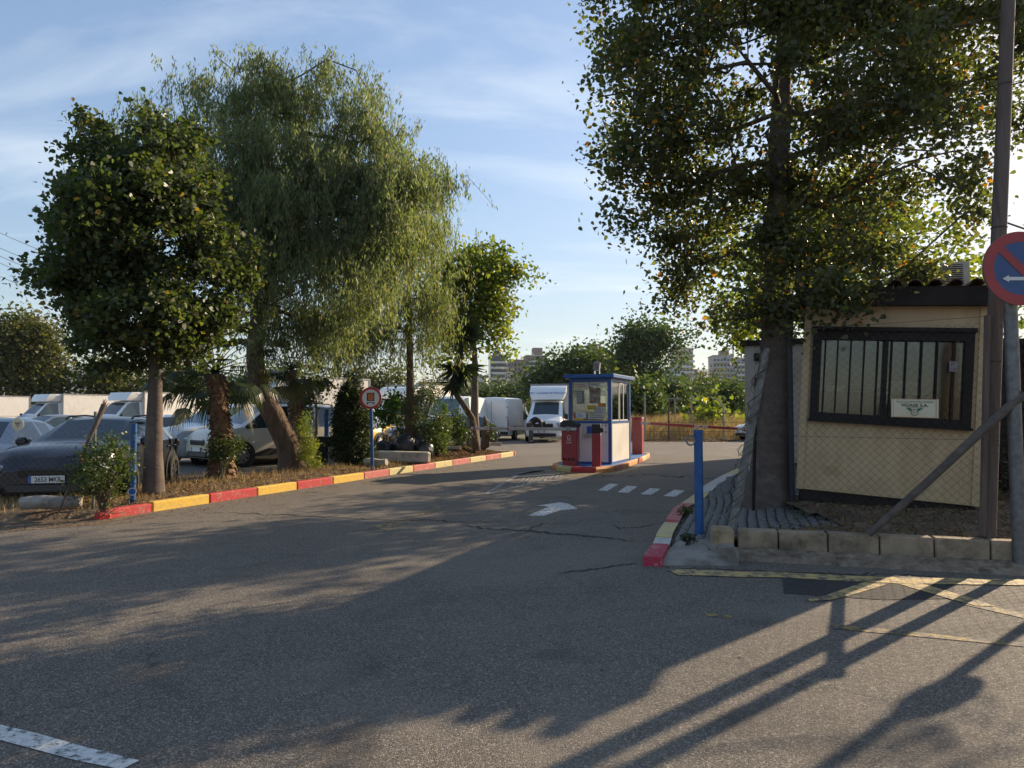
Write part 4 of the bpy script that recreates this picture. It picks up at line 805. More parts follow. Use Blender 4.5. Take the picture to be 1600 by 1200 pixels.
HATCH = dict(L=4.1, wr=.32, ax=(.80, 3.35), st=[(0,.34,.56,.62,.66,.56),(.07,.24,.68,.78,.78,.68),(.35,.2,.82,.90,.86,.74),(.9,.2,.90,.97,.88,.74),(1.15,.2,.94,1.0,.88,.70),(1.22,.2,.94,1.03,.88,.70),(1.9,.2,.96,1.40,.88,.56),(2.02,.2,.96,1.44,.88,.56),(2.55,.2,.97,1.46,.88,.57),(2.64,.2,.97,1.46,.88,.57),(3.2,.2,.98,1.42,.88,.56),(3.3,.2,.99,1.41,.88,.56),(3.55,.2,1.0,1.37,.86,.55),(3.65,.22,1.0,1.34,.86,.54),(4.02,.26,.98,1.04,.82,.60),(4.1,.36,.85,.94,.78,.6)], shield=(5,6), side=[(5,6),(6,8),(9,10),(11,12)], rear=(13,14))
VAN = dict(L=5.5, wr=.34, ax=(.95, 4.3), st=[(0,.34,.80,.90,.80,.66),(.08,.28,.98,1.12,.94,.80),(.35,.26,1.12,1.24,.99,.88),(.62,.24,1.22,1.34,1.0,.86),(.70,.24,1.23,1.38,1.0,.86),(.78,.24,1.24,1.44,1.0,.85),(1.42,.24,1.26,2.22,1.0,.80),(1.62,.24,1.26,2.34,1.0,.80),(2.18,.24,1.26,2.38,1.0,.82),(2.3,.24,1.26,2.38,1.0,.82),(4.9,.24,1.26,2.38,1.0,.82),(5.3,.24,1.26,2.37,1.0,.82),(5.44,.26,1.26,2.33,.99,.80),(5.48,.28,1.26,2.28,.97,.78),(5.49,.29,1.25,2.26,.96,.78),(5.5,.30,1.25,2.24,.95,.77)], shield=(5,6), side=[(5,6),(6,8)], rear=None)
CAB = dict(L=2.35, wr=.34, ax=(.95, None), st=[(0,.34,.80,.90,.80,.66),(.08,.28,.98,1.12,.94,.80),(.35,.26,1.12,1.24,.99,.88),(.62,.24,1.22,1.34,1.0,.86),(.70,.24,1.23,1.38,1.0,.86),(.78,.24,1.24,1.44,1.0,.85),(1.40,.24,1.26,2.10,1.0,.80),(1.58,.24,1.26,2.20,1.0,.80),(2.10,.24,1.26,2.22,1.0,.82),(2.25,.24,1.26,2.22,1.0,.82),(2.35,.24,1.26,2.20,.99,.81)], shield=(5,6), side=[(5,6),(6,8)], rear=None)
def vehicle(name, label, cat, spec, pos, head, pm, glass='car_glass', rim='rim', plate=None, group=None, detail=True, clad=None, extra=None, roof_rail=False, z0=0., windows=True):
    """pos: middle of the nose on the ground; head: direction it faces (x, y). Local x runs backwards from the nose."""
    L_ = spec['L']; h = Vector(head).normalized(); root = thing(name, label, cat, (pos[0], pos[1], z0), math.atan2(-h.y, -h.x), group)
    st = spec['st']; ring = []
    for s, zl, zb, zt, w_, wt in st:
        mid = zl+(zb-zl)*.55; zt2 = max(zt-.07, zb+.01) if zt-zb > .2 else zb+(zt-zb)*.55
        half = [(.0, zl), (w_*.86, zl), (w_*.97, zl+.07), (w_, mid-.1), (w_*1.0, mid+.08), (w_*.965, zb), (wt+.02 if zt-zb > .2 else (w_+wt)/2, zt2), (wt*.82, zt-.008), (0, zt+.02)]
        r_ = [(s, y, z) for y, z in half]+[(s, -y, z) for y, z in half[-2:0:-1]]; ring.append(r_)
    n = len(ring[0]); sets = {}
    def put(k, i, j): sets.setdefault(k, []).append((i, j))
    NH = 9
    for i in range(len(st)-1):
        for j in range(n):
            jj = j if j < NH-1 else n-1-j        # cell index on either side
            k = 'body'; left = j < NH-1
            if jj == 5:
                for a, c in spec['side']:
                    if windows and a <= i < c: k = 'side_window_%d_%d' % (a, left)
            if jj in (7,):
                if i == spec['shield'][0]: k = 'windscreen'
                if spec['rear'] and i == spec['rear'][0]: k = 'rear_window'
            put(k, i, j)
    for k, cells in sets.items():
        b = MB(); idx = {}; vs = []; fs = []
        for i, j in cells:
            f = []
            for (a, c) in ((i, j), (i, (j+1) % n), (i+1, (j+1) % n), (i+1, j)):
                if (a, c) not in idx: idx[(a, c)] = len(vs); vs.append(ring[a][c])
                f.append(idx[(a, c)])
            fs.append(f)
        if k == 'body':
            for e in (0, len(st)-1):
                f = []
                for c in range(n): f.append(idx[(e, c)])
                fs.append(f)
        b.add(vs, fs)
        nm = 'side_window' if k.startswith('side') else k
        o = b.build(nm, pm if k == 'body' else M[glass], root, smooth=True, ang=38); fixn(o)
    W = st[4][4]
    # wheels
    for ax in spec['ax']:
        if ax is None: continue
        for sd_ in (-1, 1):
            arch = MB(); arch.disc((ax, sd_*(W+.004), spec['wr']+.02), spec['wr']+.085, (0, sd_, 0), .012, 24); arch.build('wheel_arch', M['black_plastic'], root)
            wheel(root, (ax, sd_*(W-.02), spec['wr']), spec['wr'], sd_, rim)
    nose = st[1]; zl, zb, zt = nose[1], nose[2], nose[3]
    if detail:
        for sd_ in (-1, 1):
            b = MB(); hw = st[2][4]; c0 = Vector((.10, sd_*hw*.78, zb-.03)); b.prism([(-.15,-.06),(.10,-.085),(.13,.045),(-.10,.06)], -.03, .035, 'y', Matrix.Translation(c0) @ Matrix.Rotation(sd_*rad(-52 if sd_ > 0 else -52) , 4, 'Z') @ Matrix.Rotation(rad(90), 4, 'Z'))
            big = spec in (VAN, CAB); b = MB(); b.box((.10 if big else .095, sd_*hw*(.83 if big else .80), zb-(.06 if big else .02)), (.26, .32, .24) if big else (.17, .30, .13), (0, rad(-18), sd_*rad(38)), bev=.03); fixn(b.build('headlight', M['headlight'], root, smooth=True))
            b = MB(); b.box((st[6][0]-.55, sd_*(W+.10), st[6][2]+.07), (.12, .20, .15 if spec not in (VAN, CAB) else .30), bev=.04); fixn(b.build('mirror', M['black_plastic'] if spec in (VAN, CAB, MPV) else pm, root, smooth=True))
            # door seams and handles
            if spec is not CAB:
                for a, c in spec['side'][1:]:
                    x_ = st[c][0]+.04; b = MB(); b.box((x_, sd_*(W*.985), (st[c][2]+.38)/2+.02), (.014, .05, st[c][2]-.42)); b.build('door_seam', M['black_plastic'], root)
                    b = MB(); b.box((x_-.16, sd_*(W+.006), st[c][2]-.14), (.16, .03, .03), bev=.01); fixn(b.build('door_handle', M['black_plastic'] if spec in (VAN,) else pm, root))
        b = MB(); b.box((.0 if big else .035, 0, zb-(.14 if big else .10)), (.14 if big else .10, st[1][4]*1.10, .26 if big else .17), (0, rad(-8), 0), bev=.03); fixn(b.build('grille', M['black_plastic'], root))
        b = MB(); b.box((.02, 0, zl+.11), (.12, st[1][4]*1.45, .16), (0, rad(8), 0), bev=.03); fixn(b.build('bumper_intake', M['black_plastic'], root))
        if clad:
            for sd_ in (-1, 1):
                b = MB(); b.prism([(spec['ax'][0]+spec['wr']+.06, .30), (spec['ax'][1]-spec['wr']-.06, .30), (spec['ax'][1]-spec['wr']-.06, .40), (spec['ax'][0]+spec['wr']+.5, .52), (spec['ax'][0]+spec['wr']+.12, .40)], sd_*(W-.02), sd_*(W+.018), 'y'); b.build('side_cladding', M['black_plastic'], root)
    if plate is not None:
        b = MB(); px_ = -.012; b.box((px_-.03, 0, zl+.26), (.012, .52, .115)); b.build('number_plate', M['plate_white'], root)
        pl = root.children[-1]
        b = MB(); b.box((px_-.037, .238 if True else 0, zl+.26), (.004, .04, .113)); b.build('plate_band', M['ink_blue'], pl)
        if plate: text('plate_characters', plate, .105, M['ink'], pl, (px_-.0375, -.02, zl+.255), (rad(90), 0, rad(-90)), bold=.001, sx=.84)
    if roof_rail:
        for sd_ in (-1, 1):
            b = MB(); zt_ = st[8][3]; x0, x1 = st[6][0]+.1, st[12][0]; ys = sd_*(st[8][5]*.93)
            b.tube([(x0, ys, zt_-.03), (x0+.12, ys, zt_+.015), ((x0+x1)/2, ys, zt_+.03), (x1-.15, ys, zt_-.0), (x1, ys, zt_-.06)], .018, 6); b.build('roof_rail', M['black_plastic'], root, smooth=True)
    # rear
    if spec in (SUV, MPV, HATCH):
        for sd_ in (-1, 1):
            b = MB(); b.box((L_-.05, sd_*st[-2][4]*.9, st[-2][2]-.10), (.12, .16, .30 if spec is MPV else .14), bev=.02); fixn(b.build('tail_light', M['taillight'], root))
    return root
def wheel(root, c, r, sd_, rim):
    b = MB(); prof = [(r*.62, -.10), (r*.95, -.10), (r, -.07), (r, .06), (r*.94, .095), (r*.66, .10), (r*.62, .05)]; n = 26; vs = []
    for k in range(n):
        a = 2*math.pi*k/n
        for q, h in prof: vs.append((c[0]+q*math.cos(a), c[1]+sd_*h, c[2]+q*math.sin(a)))
    m_ = len(prof); b.add(vs, [(k*m_+j, ((k+1)%n)*m_+j, ((k+1)%n)*m_+(j+1)%m_, k*m_+(j+1)%m_) for k in range(n) for j in range(m_)])
    w_ = fixn(b.build('wheel', M['rubber'], root, smooth=True, ang=50))
    b = MB(); b.disc((c[0], c[1]+sd_*.03, c[2]), r*.66, (0, sd_, 0), .02, 26); b.mi(1)
    for k in range(7):
        a = 2*math.pi*k/7; m4 = Matrix.Translation(Vector((c[0], c[1]+sd_*.055, c[2]))) @ Matrix.Rotation(-a, 4, 'Y'); b.prism([(r*.1,-.028),(r*.6,-.045),(r*.6,.045),(r*.1,.028)], 0, sd_*.03, 'y', m4)
    b.disc((c[0], c[1]+sd_*.05, c[2]), r*.66, (0, sd_, 0), .03, 26, ri=r*.58); b.disc((c[0], c[1]+sd_*.06, c[2]), r*.17, (0, sd_, 0), .035, 14)
    b.build('rim', [M['rim_dark'] if rim != 'rim_white' else M['ink_grey'], M[rim]], w_)
WHITE = paint('white', (.80,.80,.78))
def white_var(n, c): return paint(n, c)
def box_truck(label, pos, head, group='white box trucks parked in the yard', plate='', boxL=3.9, boxtop=3.05, lettering=None, z0=0., glass='car_glass', boxmat=None, defl=True):
    root = vehicle('box_truck', label, 'truck', CAB, pos, head, WHITE, glass, 'rim_white', plate, group, z0=z0)
    x0 = 2.28; bm_ = boxmat or mat('truck_box', (.74,.70,.64), (.68,.64,.58), rough=.5, scale=1.5, dirt=(.55,.5,.44), dirt_scale=1.2)
    b = MB(); b.box((x0+boxL/2, 0, (boxtop+.82)/2), (boxL, 2.12, boxtop-.82), bev=.02); fixn(b.build('cargo_box', bm_, root))
    cb = root.children[-1]
    b = MB()
    for y in (-1.065, 1.065):
        for z in (.84, boxtop-.02): b.box((x0+boxL/2, y, z), (boxL+.02, .03, .07))
        for x in (x0+.01, x0+boxL-.01): b.box((x, y, (boxtop+.82)/2), (.06, .035, boxtop-.9))
    b.box((x0-.012, 0, boxtop-.03), (.04, 2.14, .08)); b.build('edge_trim', M['grey_metal'], cb)
    b = MB(); b.box((x0+boxL/2-.1, 0, .66), (boxL-.1, .8, .22)); b.build('chassis', M['black_plastic'], root)
    for x in (x0+boxL*.68,):
        for sd_ in (-1, 1):
            wheel(root, (x, sd_*.92, .34), .34, sd_, 'rim_white')
            b = MB(); b.box((x, sd_*1.0, .72), (.95, .16, .05)); b.build('mudguard', M['black_plastic'], root)
    b = MB(); b.box((x0+boxL*.32, 1.0, .5), (.9, .03, .28)); b.box((x0+boxL*.32, -1.0, .5), (.9, .03, .28)); b.build('side_guard', M['grey_metal'], root)
    if defl:                       # air deflector over the cab
        b = MB(); prof = []
        for t, xx, zz, hw in ((0,1.30,2.24,.80),(.3,1.34,2.42,.92),(.6,1.55,2.72,.98),(1,1.95,boxtop-.12,.98)):
            prof.append([(xx, -hw, zz), (xx-.05, -hw*.6, zz+.0), (xx-.07, 0, zz), (xx-.05, hw*.6, zz), (xx, hw, zz)])
        vs = [p for r_ in prof for p in r_]; nb = len(vs); vs += [(x0-.03, p[1], p[2]) for r_ in prof for p in r_]
        fs = [(i*5+j, i*5+j+1, (i+1)*5+j+1, (i+1)*5+j) for i in range(3) for j in range(4)]+[(i*5, (i+1)*5, nb+(i+1)*5, nb+i*5) for i in range(3)]+[(i*5+4, nb+i*5+4, nb+(i+1)*5+4, (i+1)*5+4) for i in range(3)]+[(15+j, 15+j+1, nb+15+j+1, nb+15+j) for j in range(4)]+[(j, nb+j, nb+j+1, j+1) for j in range(4)]
        b.add(vs, fs); fixn(b.build('air_deflector', WHITE, root, smooth=True, ang=45))
    if lettering: text('lettering', lettering, .17, M['ink_blue'], root, (1.372, 0, 2.60), (rad(56), 0, rad(-90)), sx=.82)
    for sd_ in (-1, 1):
        b = MB(); b.box((.62, sd_*1.0, 1.02), (.5, .01, .03)); b.build('side_moulding', M['black_plastic'], root)
    return root

# dark car at the fence
vehicle('parked_car', 'dark blue grey parked car nose on to the wire fence with its number plate showing', 'car', SUV, (-7.42, 11.2), (.20,-.98), paint('night', (.007,.011,.020), .2), plate='2653 MKB', roof_rail=True, rim='rim_dark')
# grille bars and crest of the dark car are in shade; grey estate beside it
vehicle('parked_car', 'silver grey estate car at the far left edge behind the wire fence', 'car', HATCH, (-10.0, 11.9), (.22,-.98), paint('silver', (.30,.33,.36), .5), plate='')
# silver and beige people carriers
def at_px(u, v): p = G(u, v); return (p.x, p.y)
h_ = (-.60,-.80)
vehicle('parked_van', 'silver grey small van parked with its nose angled between the bare trunk and the palm', 'van', MPV, (-10.55, 20.9), h_, paint('pale_silver', (.52,.56,.60), .35), glass='car_glass_pale', plate='')
vehicle('parked_van', 'beige small van with black side cladding parked behind the palm and pepper trunks', 'van', MPV, (-9.0, 20.0), (-.66,-.75), paint('beige', (.60,.55,.46), .15), glass='car_glass', plate='', clad=True, roof_rail=True, rim='rim')
# distant white box trucks at left
box_truck('white box truck cut off by the left edge of the yard behind the estate car', (-41.0, 47), (-.50,-.87), boxtop=2.75, boxL=5)
box_truck('white box truck in the yard directly above the roof of the dark parked car', (-31.3, 44), (-.50,-.87), boxL=5.6, boxtop=2.75)
box_truck('white box truck in the yard glimpsed just left of the bare broadleaf trunk', (-23.6, 39.5), (-.45,-.9), boxL=5.0, boxtop=2.75)
vehicle('parked_car', 'white hatchback in the yard between the dark car and the silver small van', 'car', HATCH, (-15.0, 25.5), (-.5,-.87), WHITE, plate='')
vehicle('parked_car', 'pale silver hatchback standing in front of the distant box trucks', 'car', HATCH, (-20.0, 27.0), (-.4,-.92), paint('silver', (.30,.33,.36), .5), plate='')
# behind the pepper trunk
box_truck('white box truck towering behind the beige small van and the pepper trunk', (-11.2, 27.5), (-.55,-.83), boxL=4.4, boxtop=3.1)
vehicle('parked_van', 'dark blue van with a pale windscreen seen between the sapling stem and the conifer', 'van', MPV, (-7.6, 26.3), (-.35,-.94), paint('navy', (.03,.06,.12), .3), glass='car_glass_pale', plate='')
vehicle('parked_car', 'bright yellow car mostly hidden behind the conifer and the round lorry sign', 'car', HATCH, (-6.6, 28.6), (-.35,-.94), paint('yellow', (.75,.45,.01)), plate='', rim='rim_white')
vehicle('parked_car', 'black car with white wheels behind the pile of black bags', 'car', SUV, (-5.0, 27.6), (-.93,-.36), paint('black', (.014,.016,.022), .2), plate='', rim='rim_white')
box_truck('white box truck parked behind the shrubs and the black bags', (-6.1, 33.0), (-.30,-.95), boxL=4.6, boxtop=2.95)
vehicle('white_van', 'white van facing the camera behind the yucca and yellow green tree', 'van', VAN, (-3.5, 33.4), (-.22,-.97), WHITE, plate='', glass='car_glass_pale')
# white van seen from behind
vr = vehicle('white_van', 'white panel van seen from behind with closed rear doors beside the box truck', 'van', VAN, (.35, 43.7), (.27,.96), paint('van_white', (.76,.76,.75)), detail=True)
xr = 5.5
b = MB(); b.box((xr+.004, 0, 1.25), (.02, .018, 1.85)); b.build('door_seam', M['black_plastic'], vr)
for y in (-.5, .5):
    b = MB(); b.box((xr+.008, y, 1.22), (.02, .86, 1.72), bev=.01); fixn(b.build('rear_door', paint('van_white', (.76,.76,.75)), vr)); dr_ = vr.children[-1]
    for z in (.62, 1.28, 1.85):
        b = MB(); b.box((xr+.03, y*1.84, z), (.04, .10, .05)); b.build('hinge', M['black_plastic'], dr_)
for sd_ in (-1, 1):
    b = MB(); b.box((xr-.02, sd_*.93, .98), (.07, .10, .42), bev=.02); fixn(b.build('tail_light', M['taillight'], vr))
b = MB(); b.box((xr+.03, 0, .42), (.10, 1.9, .16), bev=.02); fixn(b.build('rear_bumper', M['black_plastic'], vr))
b = MB(); b.box((xr+.03, -.05, .98), (.03, .3, .12)); b.build('door_handle', M['black_plastic'], vr)
b = MB(); b.box((xr+.03, .55, .76), (.02, .50, .11)); b.build('number_plate', M['plate_white'], vr)
# box truck with the printed deflector
box_truck('white box truck with blue lettering over the cab parked facing the barrier', (1.62, 36.3), (-.20,-.98), boxL=4.3, boxtop=3.12, lettering='RENT · ALQUILER DE FURGONES')
# white car far right
vehicle('parked_car', 'white car with its nose showing beside the white hut at the field edge', 'car', HATCH, (12.6, 38.4), (-.97,-.25), WHITE, plate='')
# ================================================================ TICKET BOOTH AND BARRIERS
ISL = [(1.12,19.6),(1.2,18.95),(1.55,18.45),(2.19,18.25),(2.75,18.75),(3.1,19.6),(3.6,20.9),(4.2,22.5),(4.75,24.2),(4.9,24.9),(4.65,25.4),(4.15,25.3),(3.4,24.0),(2.4,22.4),(1.5,20.9)]
ic = Vector((sum(p[0] for p in ISL)/len(ISL), sum(p[1] for p in ISL)/len(ISL)))
b = MB(); b.prism([tuple(ic+(Vector(p)-ic)*.93) for p in ISL], -.02, .125); b.build('traffic_island', M['blue_floor'], kind='structure')
ik = thing('island_kerb', 'low rounded kerb painted orange, red and yellow round the blue traffic island', 'kerb', (ic.x, ic.y, 0)); kc = ['kerb_orange','kerb_pale_yellow','kerb_red','kerb_orange','kerb_pink','kerb_orange','kerb_orange','kerb_red','kerb_pale_yellow','kerb_orange']
seg = []
for i in range(len(ISL)):
    a, c = Vector(ISL[i]), Vector(ISL[(i+1) % len(ISL)]); m_ = max(1, int((c-a).length/.75))
    for j in range(m_): seg.append((a+(c-a)*j/m_, a+(c-a)*(j+1)/m_))
for i, (a, c) in enumerate(seg):
    f_ = lambda p: ic+(p-ic)*.925
    b = MB(); q = [a, a+(c-a)*.985, f_(a+(c-a)*.985), f_(a)]; q = [(p-ic) for p in q]; n0 = len(q)
    top = [q[0].lerp(q[3], .25), q[1].lerp(q[2], .25), q[2], q[3]]
    b.add([(p.x, p.y, -.02) for p in q]+[(p.x, p.y, .09) for p in q[:2]]+[(p.x, p.y, .14) for p in top], [(0,1,5,4),(4,5,7,6),(6,7,8,9),(0,4,6,9,3),(1,2,8,7,5),(2,3,9,8)]); b.build('kerb_stone', M[kc[i % len(kc)]], ik)
BX = Vector((2.77, 19.5, .125)); bh = Vector((.42,.907)).normalized()
booth = thing('ticket_booth', 'small white ticket booth with blue corner posts and blue flat roof on the island', 'booth', tuple(BX), math.atan2(bh.y, bh.x)-math.pi/2)
# local: x<0 to the left along the front, y>0 into depth; near right corner at origin
BW, BL, BH = 1.25, 2.0, 2.42; zs = 1.17
b = MB(); 
def panel(x0, x1, y0, y1, z0, z1, name, m, lab=None): bb = MB(); bb.box(((x0+x1)/2, (y0+y1)/2, (z0+z1)/2), (abs(x1-x0), abs(y1-y0), z1-z0)); return bb.build(name, m, booth, label=lab)
for nm, (x0, x1, y0, y1) in {'front': (-BW+.06, -.06, .02, .06), 'right': (-.05, -.01, .06, BL-.06), 'left': (-BW+.01, -BW+.05, .06, BL-.06), 'back': (-BW+.06, -.06, BL-.06, BL-.02)}.items():
    panel(x0, x1, y0, y1, .03, zs-.03, 'wall_panel', M['white_panel'])
panel(-BW+.06, -.06, .06, BL-.06, .0, .05, 'floor', M['dark_wall'])
for x in (-BW+.04, -.04):
    for y in (.04, BL-.04): bb = MB(); bb.box((x, y, BH/2), (.09, .09, BH)); bb.build('corner_post', M['booth_blue'], booth)
for (x0, x1, y0, y1) in ((-BW+.085, -.085, .0, .07), (-BW+.085, -.085, BL-.07, BL), (-BW, -BW+.07, .085, BL-.085), (-.07, .0, .085, BL-.085)):
    panel(x0, x1, y0, y1, zs-.03, zs+.035, 'sill_rail', M['booth_blue']); panel(x0, x1, y0, y1, BH-.10, BH, 'top_rail', M['booth_blue'])
for (x0, x1, y0, y1) in ((-BW+.085, -.085, .005, .065), (-.065, -.005, .085, BL-.085)):
    panel(x0, x1, y0, y1, .0, .06, 'base_rail', M['booth_blue'])
bb = MB(); bb.box((-BW/2, BL/2, BH+.055), (BW+.22, BL+.26, .11), bev=.015); rf = fixn(bb.build('roof', M['booth_blue'], booth))
bb = MB(); bb.box((-BW-.13, .55, BH+.075), (.16, 1.1, .03)); bb.build('rain_cover', M['booth_blue'], rf)
# windows
def wframe(cx, cy, w_, h_, along, z0, m=M['white_panel'], t=.035):
    fr = MB()
    for s_ in (-1, 1):
        d = (t, .03, h_) if along == 'x' else (.03, t, h_); o_ = (s_*(w_/2-t/2), 0, h_/2) if along == 'x' else (0, s_*(w_/2-t/2), h_/2); fr.box((cx+o_[0], cy+o_[1], z0+o_[2]), d)
        d = (w_-2*t, .03, t) if along == 'x' else (.03, w_-2*t, t); fr.box((cx, cy, z0+(t/2 if s_ < 0 else h_-t/2)), d)
    f_ = fr.build('window_frame', m, booth); p_ = MB(); p_.box((cx, cy, z0+h_/2), (w_-2*t, .006, h_-2*t) if along == 'x' else (.006, w_-2*t, h_-2*t)); p_.build('pane', M['pane'], f_); return f_
z0 = zs+.04; wh = BH-.10-z0-.005
wframe(-BW/2, .035, BW-.18, wh, 'x', z0, M['cream_trim'], .025)
wframe(-BW/2, BL-.035, BW-.18, wh, 'x', z0)
wframe(-BW+.035, BL/2, BL-.18, wh, 'y', z0)
for k_, (yy, ww) in enumerate(((.50, .80), (1.13, .42), (1.63, .55))): wframe(-.035+(.0 if k_ % 2 else -.012), yy, ww, wh, 'y', z0, M['white_panel'], .03)
# things stuck on the front window: notices
def notice(x, z, w_, h_, m, lines=0, lm='ink_grey', y=.018, lab=None, seed=0, hd=None):
    bb = MB(); bb.box((x, y, z), (w_, .004, h_)); o = bb.build('notice', M[m], booth, label=lab)
    if lines:
        rs = np.random.RandomState(seed); l_ = MB()
        for i in range(lines):
            zz = z+h_/2-h_*(i+1)/(lines+1); ww = w_*rs.uniform(.5, .82); l_.box((x-(w_*.84-ww)/2, y-.003, zz), (ww, .002, h_/(lines+1)*.34))
        l_.build('print', M[lm], o)
    return o
X0 = -BW+.11
notice(X0+.26, 2.22, .46, .16, 'paper', 2, 'ink_orange', lab='wide paper notice at the top corner', seed=1)
notice(X0+.23, 1.88, .22, .36, 'ink_grey', 7, 'paper', lab='grey sheet of printed lines', seed=2)
notice(X0+.66, 2.24, .30, .12, 'paper', 1, 'ink_grey', seed=3)
notice(X0+.66, 1.93, .32, .44, 'poster_brown', 0, lab='brown picture poster')
notice(X0+.86, 1.66, .22, .10, 'ink_orange', 1, 'sign_yellow', seed=5); notice(X0+.56, 1.585, .26, .13, 'sign_yellow', 2, 'ink', lab='yellow notice with two black lines', seed=6)
notice(X0+.80, 1.50, .34, .22, 'paper', 4, 'ink_grey', seed=7); notice(X0+.72, 1.33, .50, .14, 'paper', 2, 'ink_green', seed=8)
notice(X0+.24, 1.37, .30, .17, 'sign_white', 3, 'ink_blue', lab='white card with blue lettering', seed=9); notice(X0+.20, 1.26, .26, .05, 'sign_yellow', 0); notice(X0+.05, 1.34, .07, .08, 'ink_red', 0)
bb = MB(); bb.box((-BW+.61, .0, .92), (.44, .012, .42)); pb = bb.build('picture_sign', M['paper'], booth, label='square sign with blue panel under the window')
bb = MB(); bb.box((-BW+.62, -.008, .96), (.17, .004, .2)); bb.build('sign_print', M['ink_blue'], pb)
for i in range(3): bb = MB(); bb.box((-BW+.61, -.008, .77+.04*i), (.34-.06*i, .004, .014)); bb.build('sign_print', M['ink_grey'], pb)
for z in (.9, 1.08): bb = MB(); bb.disc((-.16, .018, z), .022, (0,-1,0), .006, 14); bb.build('red_sticker', M['ink_red'], booth)
# inside: desk, monitor and cupboard
panel(-BW+.12, -.35, .12, .55, 1.0, 1.05, 'desk', M['interior']); panel(-BW+.14, -BW+.5, 1.3, 1.85, .05, 1.95, 'cupboard', M['interior'])
bb = MB(); bb.box((-.55, .4, 1.28), (.36, .04, .26), (0,0,.3)); bb.box((-.55, .42, 1.1), (.05,.05,.1)); bb.build('monitor', M['black_plastic'], booth)
# floodlight on the roof
fl = thing('floodlight', 'small square floodlight on a bracket on top of the booth roof', 'floodlight', tuple(booth.matrix_basis @ Vector((-.52, .35, BH+.11))), booth.rotation_euler.z)
bb = MB(); bb.box((-.07, 0, .06), (.02,.05,.13)); bb.box((.07, 0, .06), (.02,.05,.13)); bb.box((0,0,.006),(.16,.06,.012)); bb.build('bracket', M['sign_white'], fl)
bb = MB(); bb.box((0,-.02,.24), (.19,.11,.26), (-.35,.0,0), bev=.02); fixn(bb.build('housing', M['grey_metal'], fl)); bb = MB(); bb.box((0,-.075,.225), (.15,.02,.2), (-.35,0,0)); bb.build('glass', M['poster_brown'], fl)
# barrier machines
def rot2(th): return math.atan2(bh.y, bh.x)-math.pi/2+th
bm1 = thing('barrier_machine', 'red barrier cabinet with a black sloping cap and white arm across the exit lane', 'barrier', (1.60, 19.12, .125), rot2(.12))
bb = MB(); bb.box((0,0,.08), (.38,.30,.16)); bb.build('plinth', M['red_paint'], bm1)
bb = MB(); bb.box((0,0,.61), (.43,.36,.92), bev=.012); cab_ = fixn(bb.build('cabinet', M['red_paint'], bm1))
bb = MB()
for x in (-.12, .0, .12): bb.box((x, -.187, .19), (.07, .01, .04))
bb.build('vent', M['dark_metal'], cab_)
bb = MB(); bb.prism([(-.24,1.05),(.24,1.05),(.24,1.13),(.05,1.24),(-.16,1.24),(-.24,1.17)], -.2, .2, 'y'); bb.build('cap', M['black_plastic'], bm1)
bb = MB(); bb.disc((0,-.185,.78), .05, (0,-1,0), .004, 14, ri=.038); bb.build('emblem', M['sign_white'], cab_); text('lettering', 'A.B.', .075, M['sign_white'], cab_, (0,-.188,.705)); text('lettering', 'CAME', .06, M['sign_white'], cab_, (0,-.188,.63))
bb = MB(); L1 = 3.05; bb.box((-L1/2+.22, -.23, 1.0), (L1, .05, .085), bev=.012); ar = fixn(bb.build('arm', M['white_wall'], bm1))
for k_ in range(3): bb = MB(); bb.disc((-2.72+.5*k_, -.257, 1.0), .034, (0,-1,0), .008, 16); bb.build('reflector', M['ink_red'], ar)
bb = MB(); bb.box((0,-.24,1.0), (.10,.09,.14), bev=.01); fixn(bb.build('arm_clamp', M['grey_metal'], bm1))
tm = thing('ticket_terminal', 'slim red ticket terminal with a dark top standing in front of the booth', 'ticket machine', (2.26, 18.72, .125), rot2(.25))
bb = MB(); bb.box((0,0,.45), (.23,.24,.90), bev=.01); fixn(bb.build('column', M['red_paint'], tm)); bb = MB(); bb.box((0,0,1.02), (.232,.242,.235), bev=.01); fixn(bb.build('head', M['black_plastic'], tm)); bb = MB(); bb.box((.15,-.03,.98), (.08,.14,.12), bev=.01); fixn(bb.build('intercom', M['black_plastic'], tm)); bb = MB(); bb.box((.118,-.02,.86), (.006,.16,.06)); bb.build('display', M['sign_white'], tm)
bm2 = thing('barrier_machine', 'red barrier cabinet behind the booth with a red and white arm across the entry lane', 'barrier', (4.38, 24.3, .125), rot2(.05))
bb = MB(); bb.box((0,0,.62), (.34,.38,1.24), bev=.012); fixn(bb.build('cabinet', M['red_paint'], bm2)); bb = MB(); bb.box((0,0,1.262), (.36,.40,.035), bev=.01); fixn(bb.build('cap', M['red_paint'], bm2))
A0 = Vector((.15,-.25,1.08)); A1 = Vector((3.75,-.25,.89)); seg = [(0,.09,'white_wall'),(.09,.50,'red_paint'),(.50,.62,'white_wall'),(.62,.88,'red_paint'),(.88,1,'white_wall')]
for a, c, m_ in seg:
    p, q = A0.lerp(A1, a+.0007), A0.lerp(A1, c-.0007); bb = MB(); bb.box((p+q)/2, ((q-p).length, .05, .085), (0, -math.atan2((A1-A0).z, (A1-A0).x), 0)); bb.build('arm_section', M[m_], bm2, label=('red' if m_ == 'red_paint' else 'white')+' length of the arm')
for t in (.56, .97): p = A0.lerp(A1, t); bb = MB(); bb.disc((p.x, p.y-.027, p.z), .035, (0,-1,0), .008, 16); bb.build('reflector', M['ink_red'], bm2)
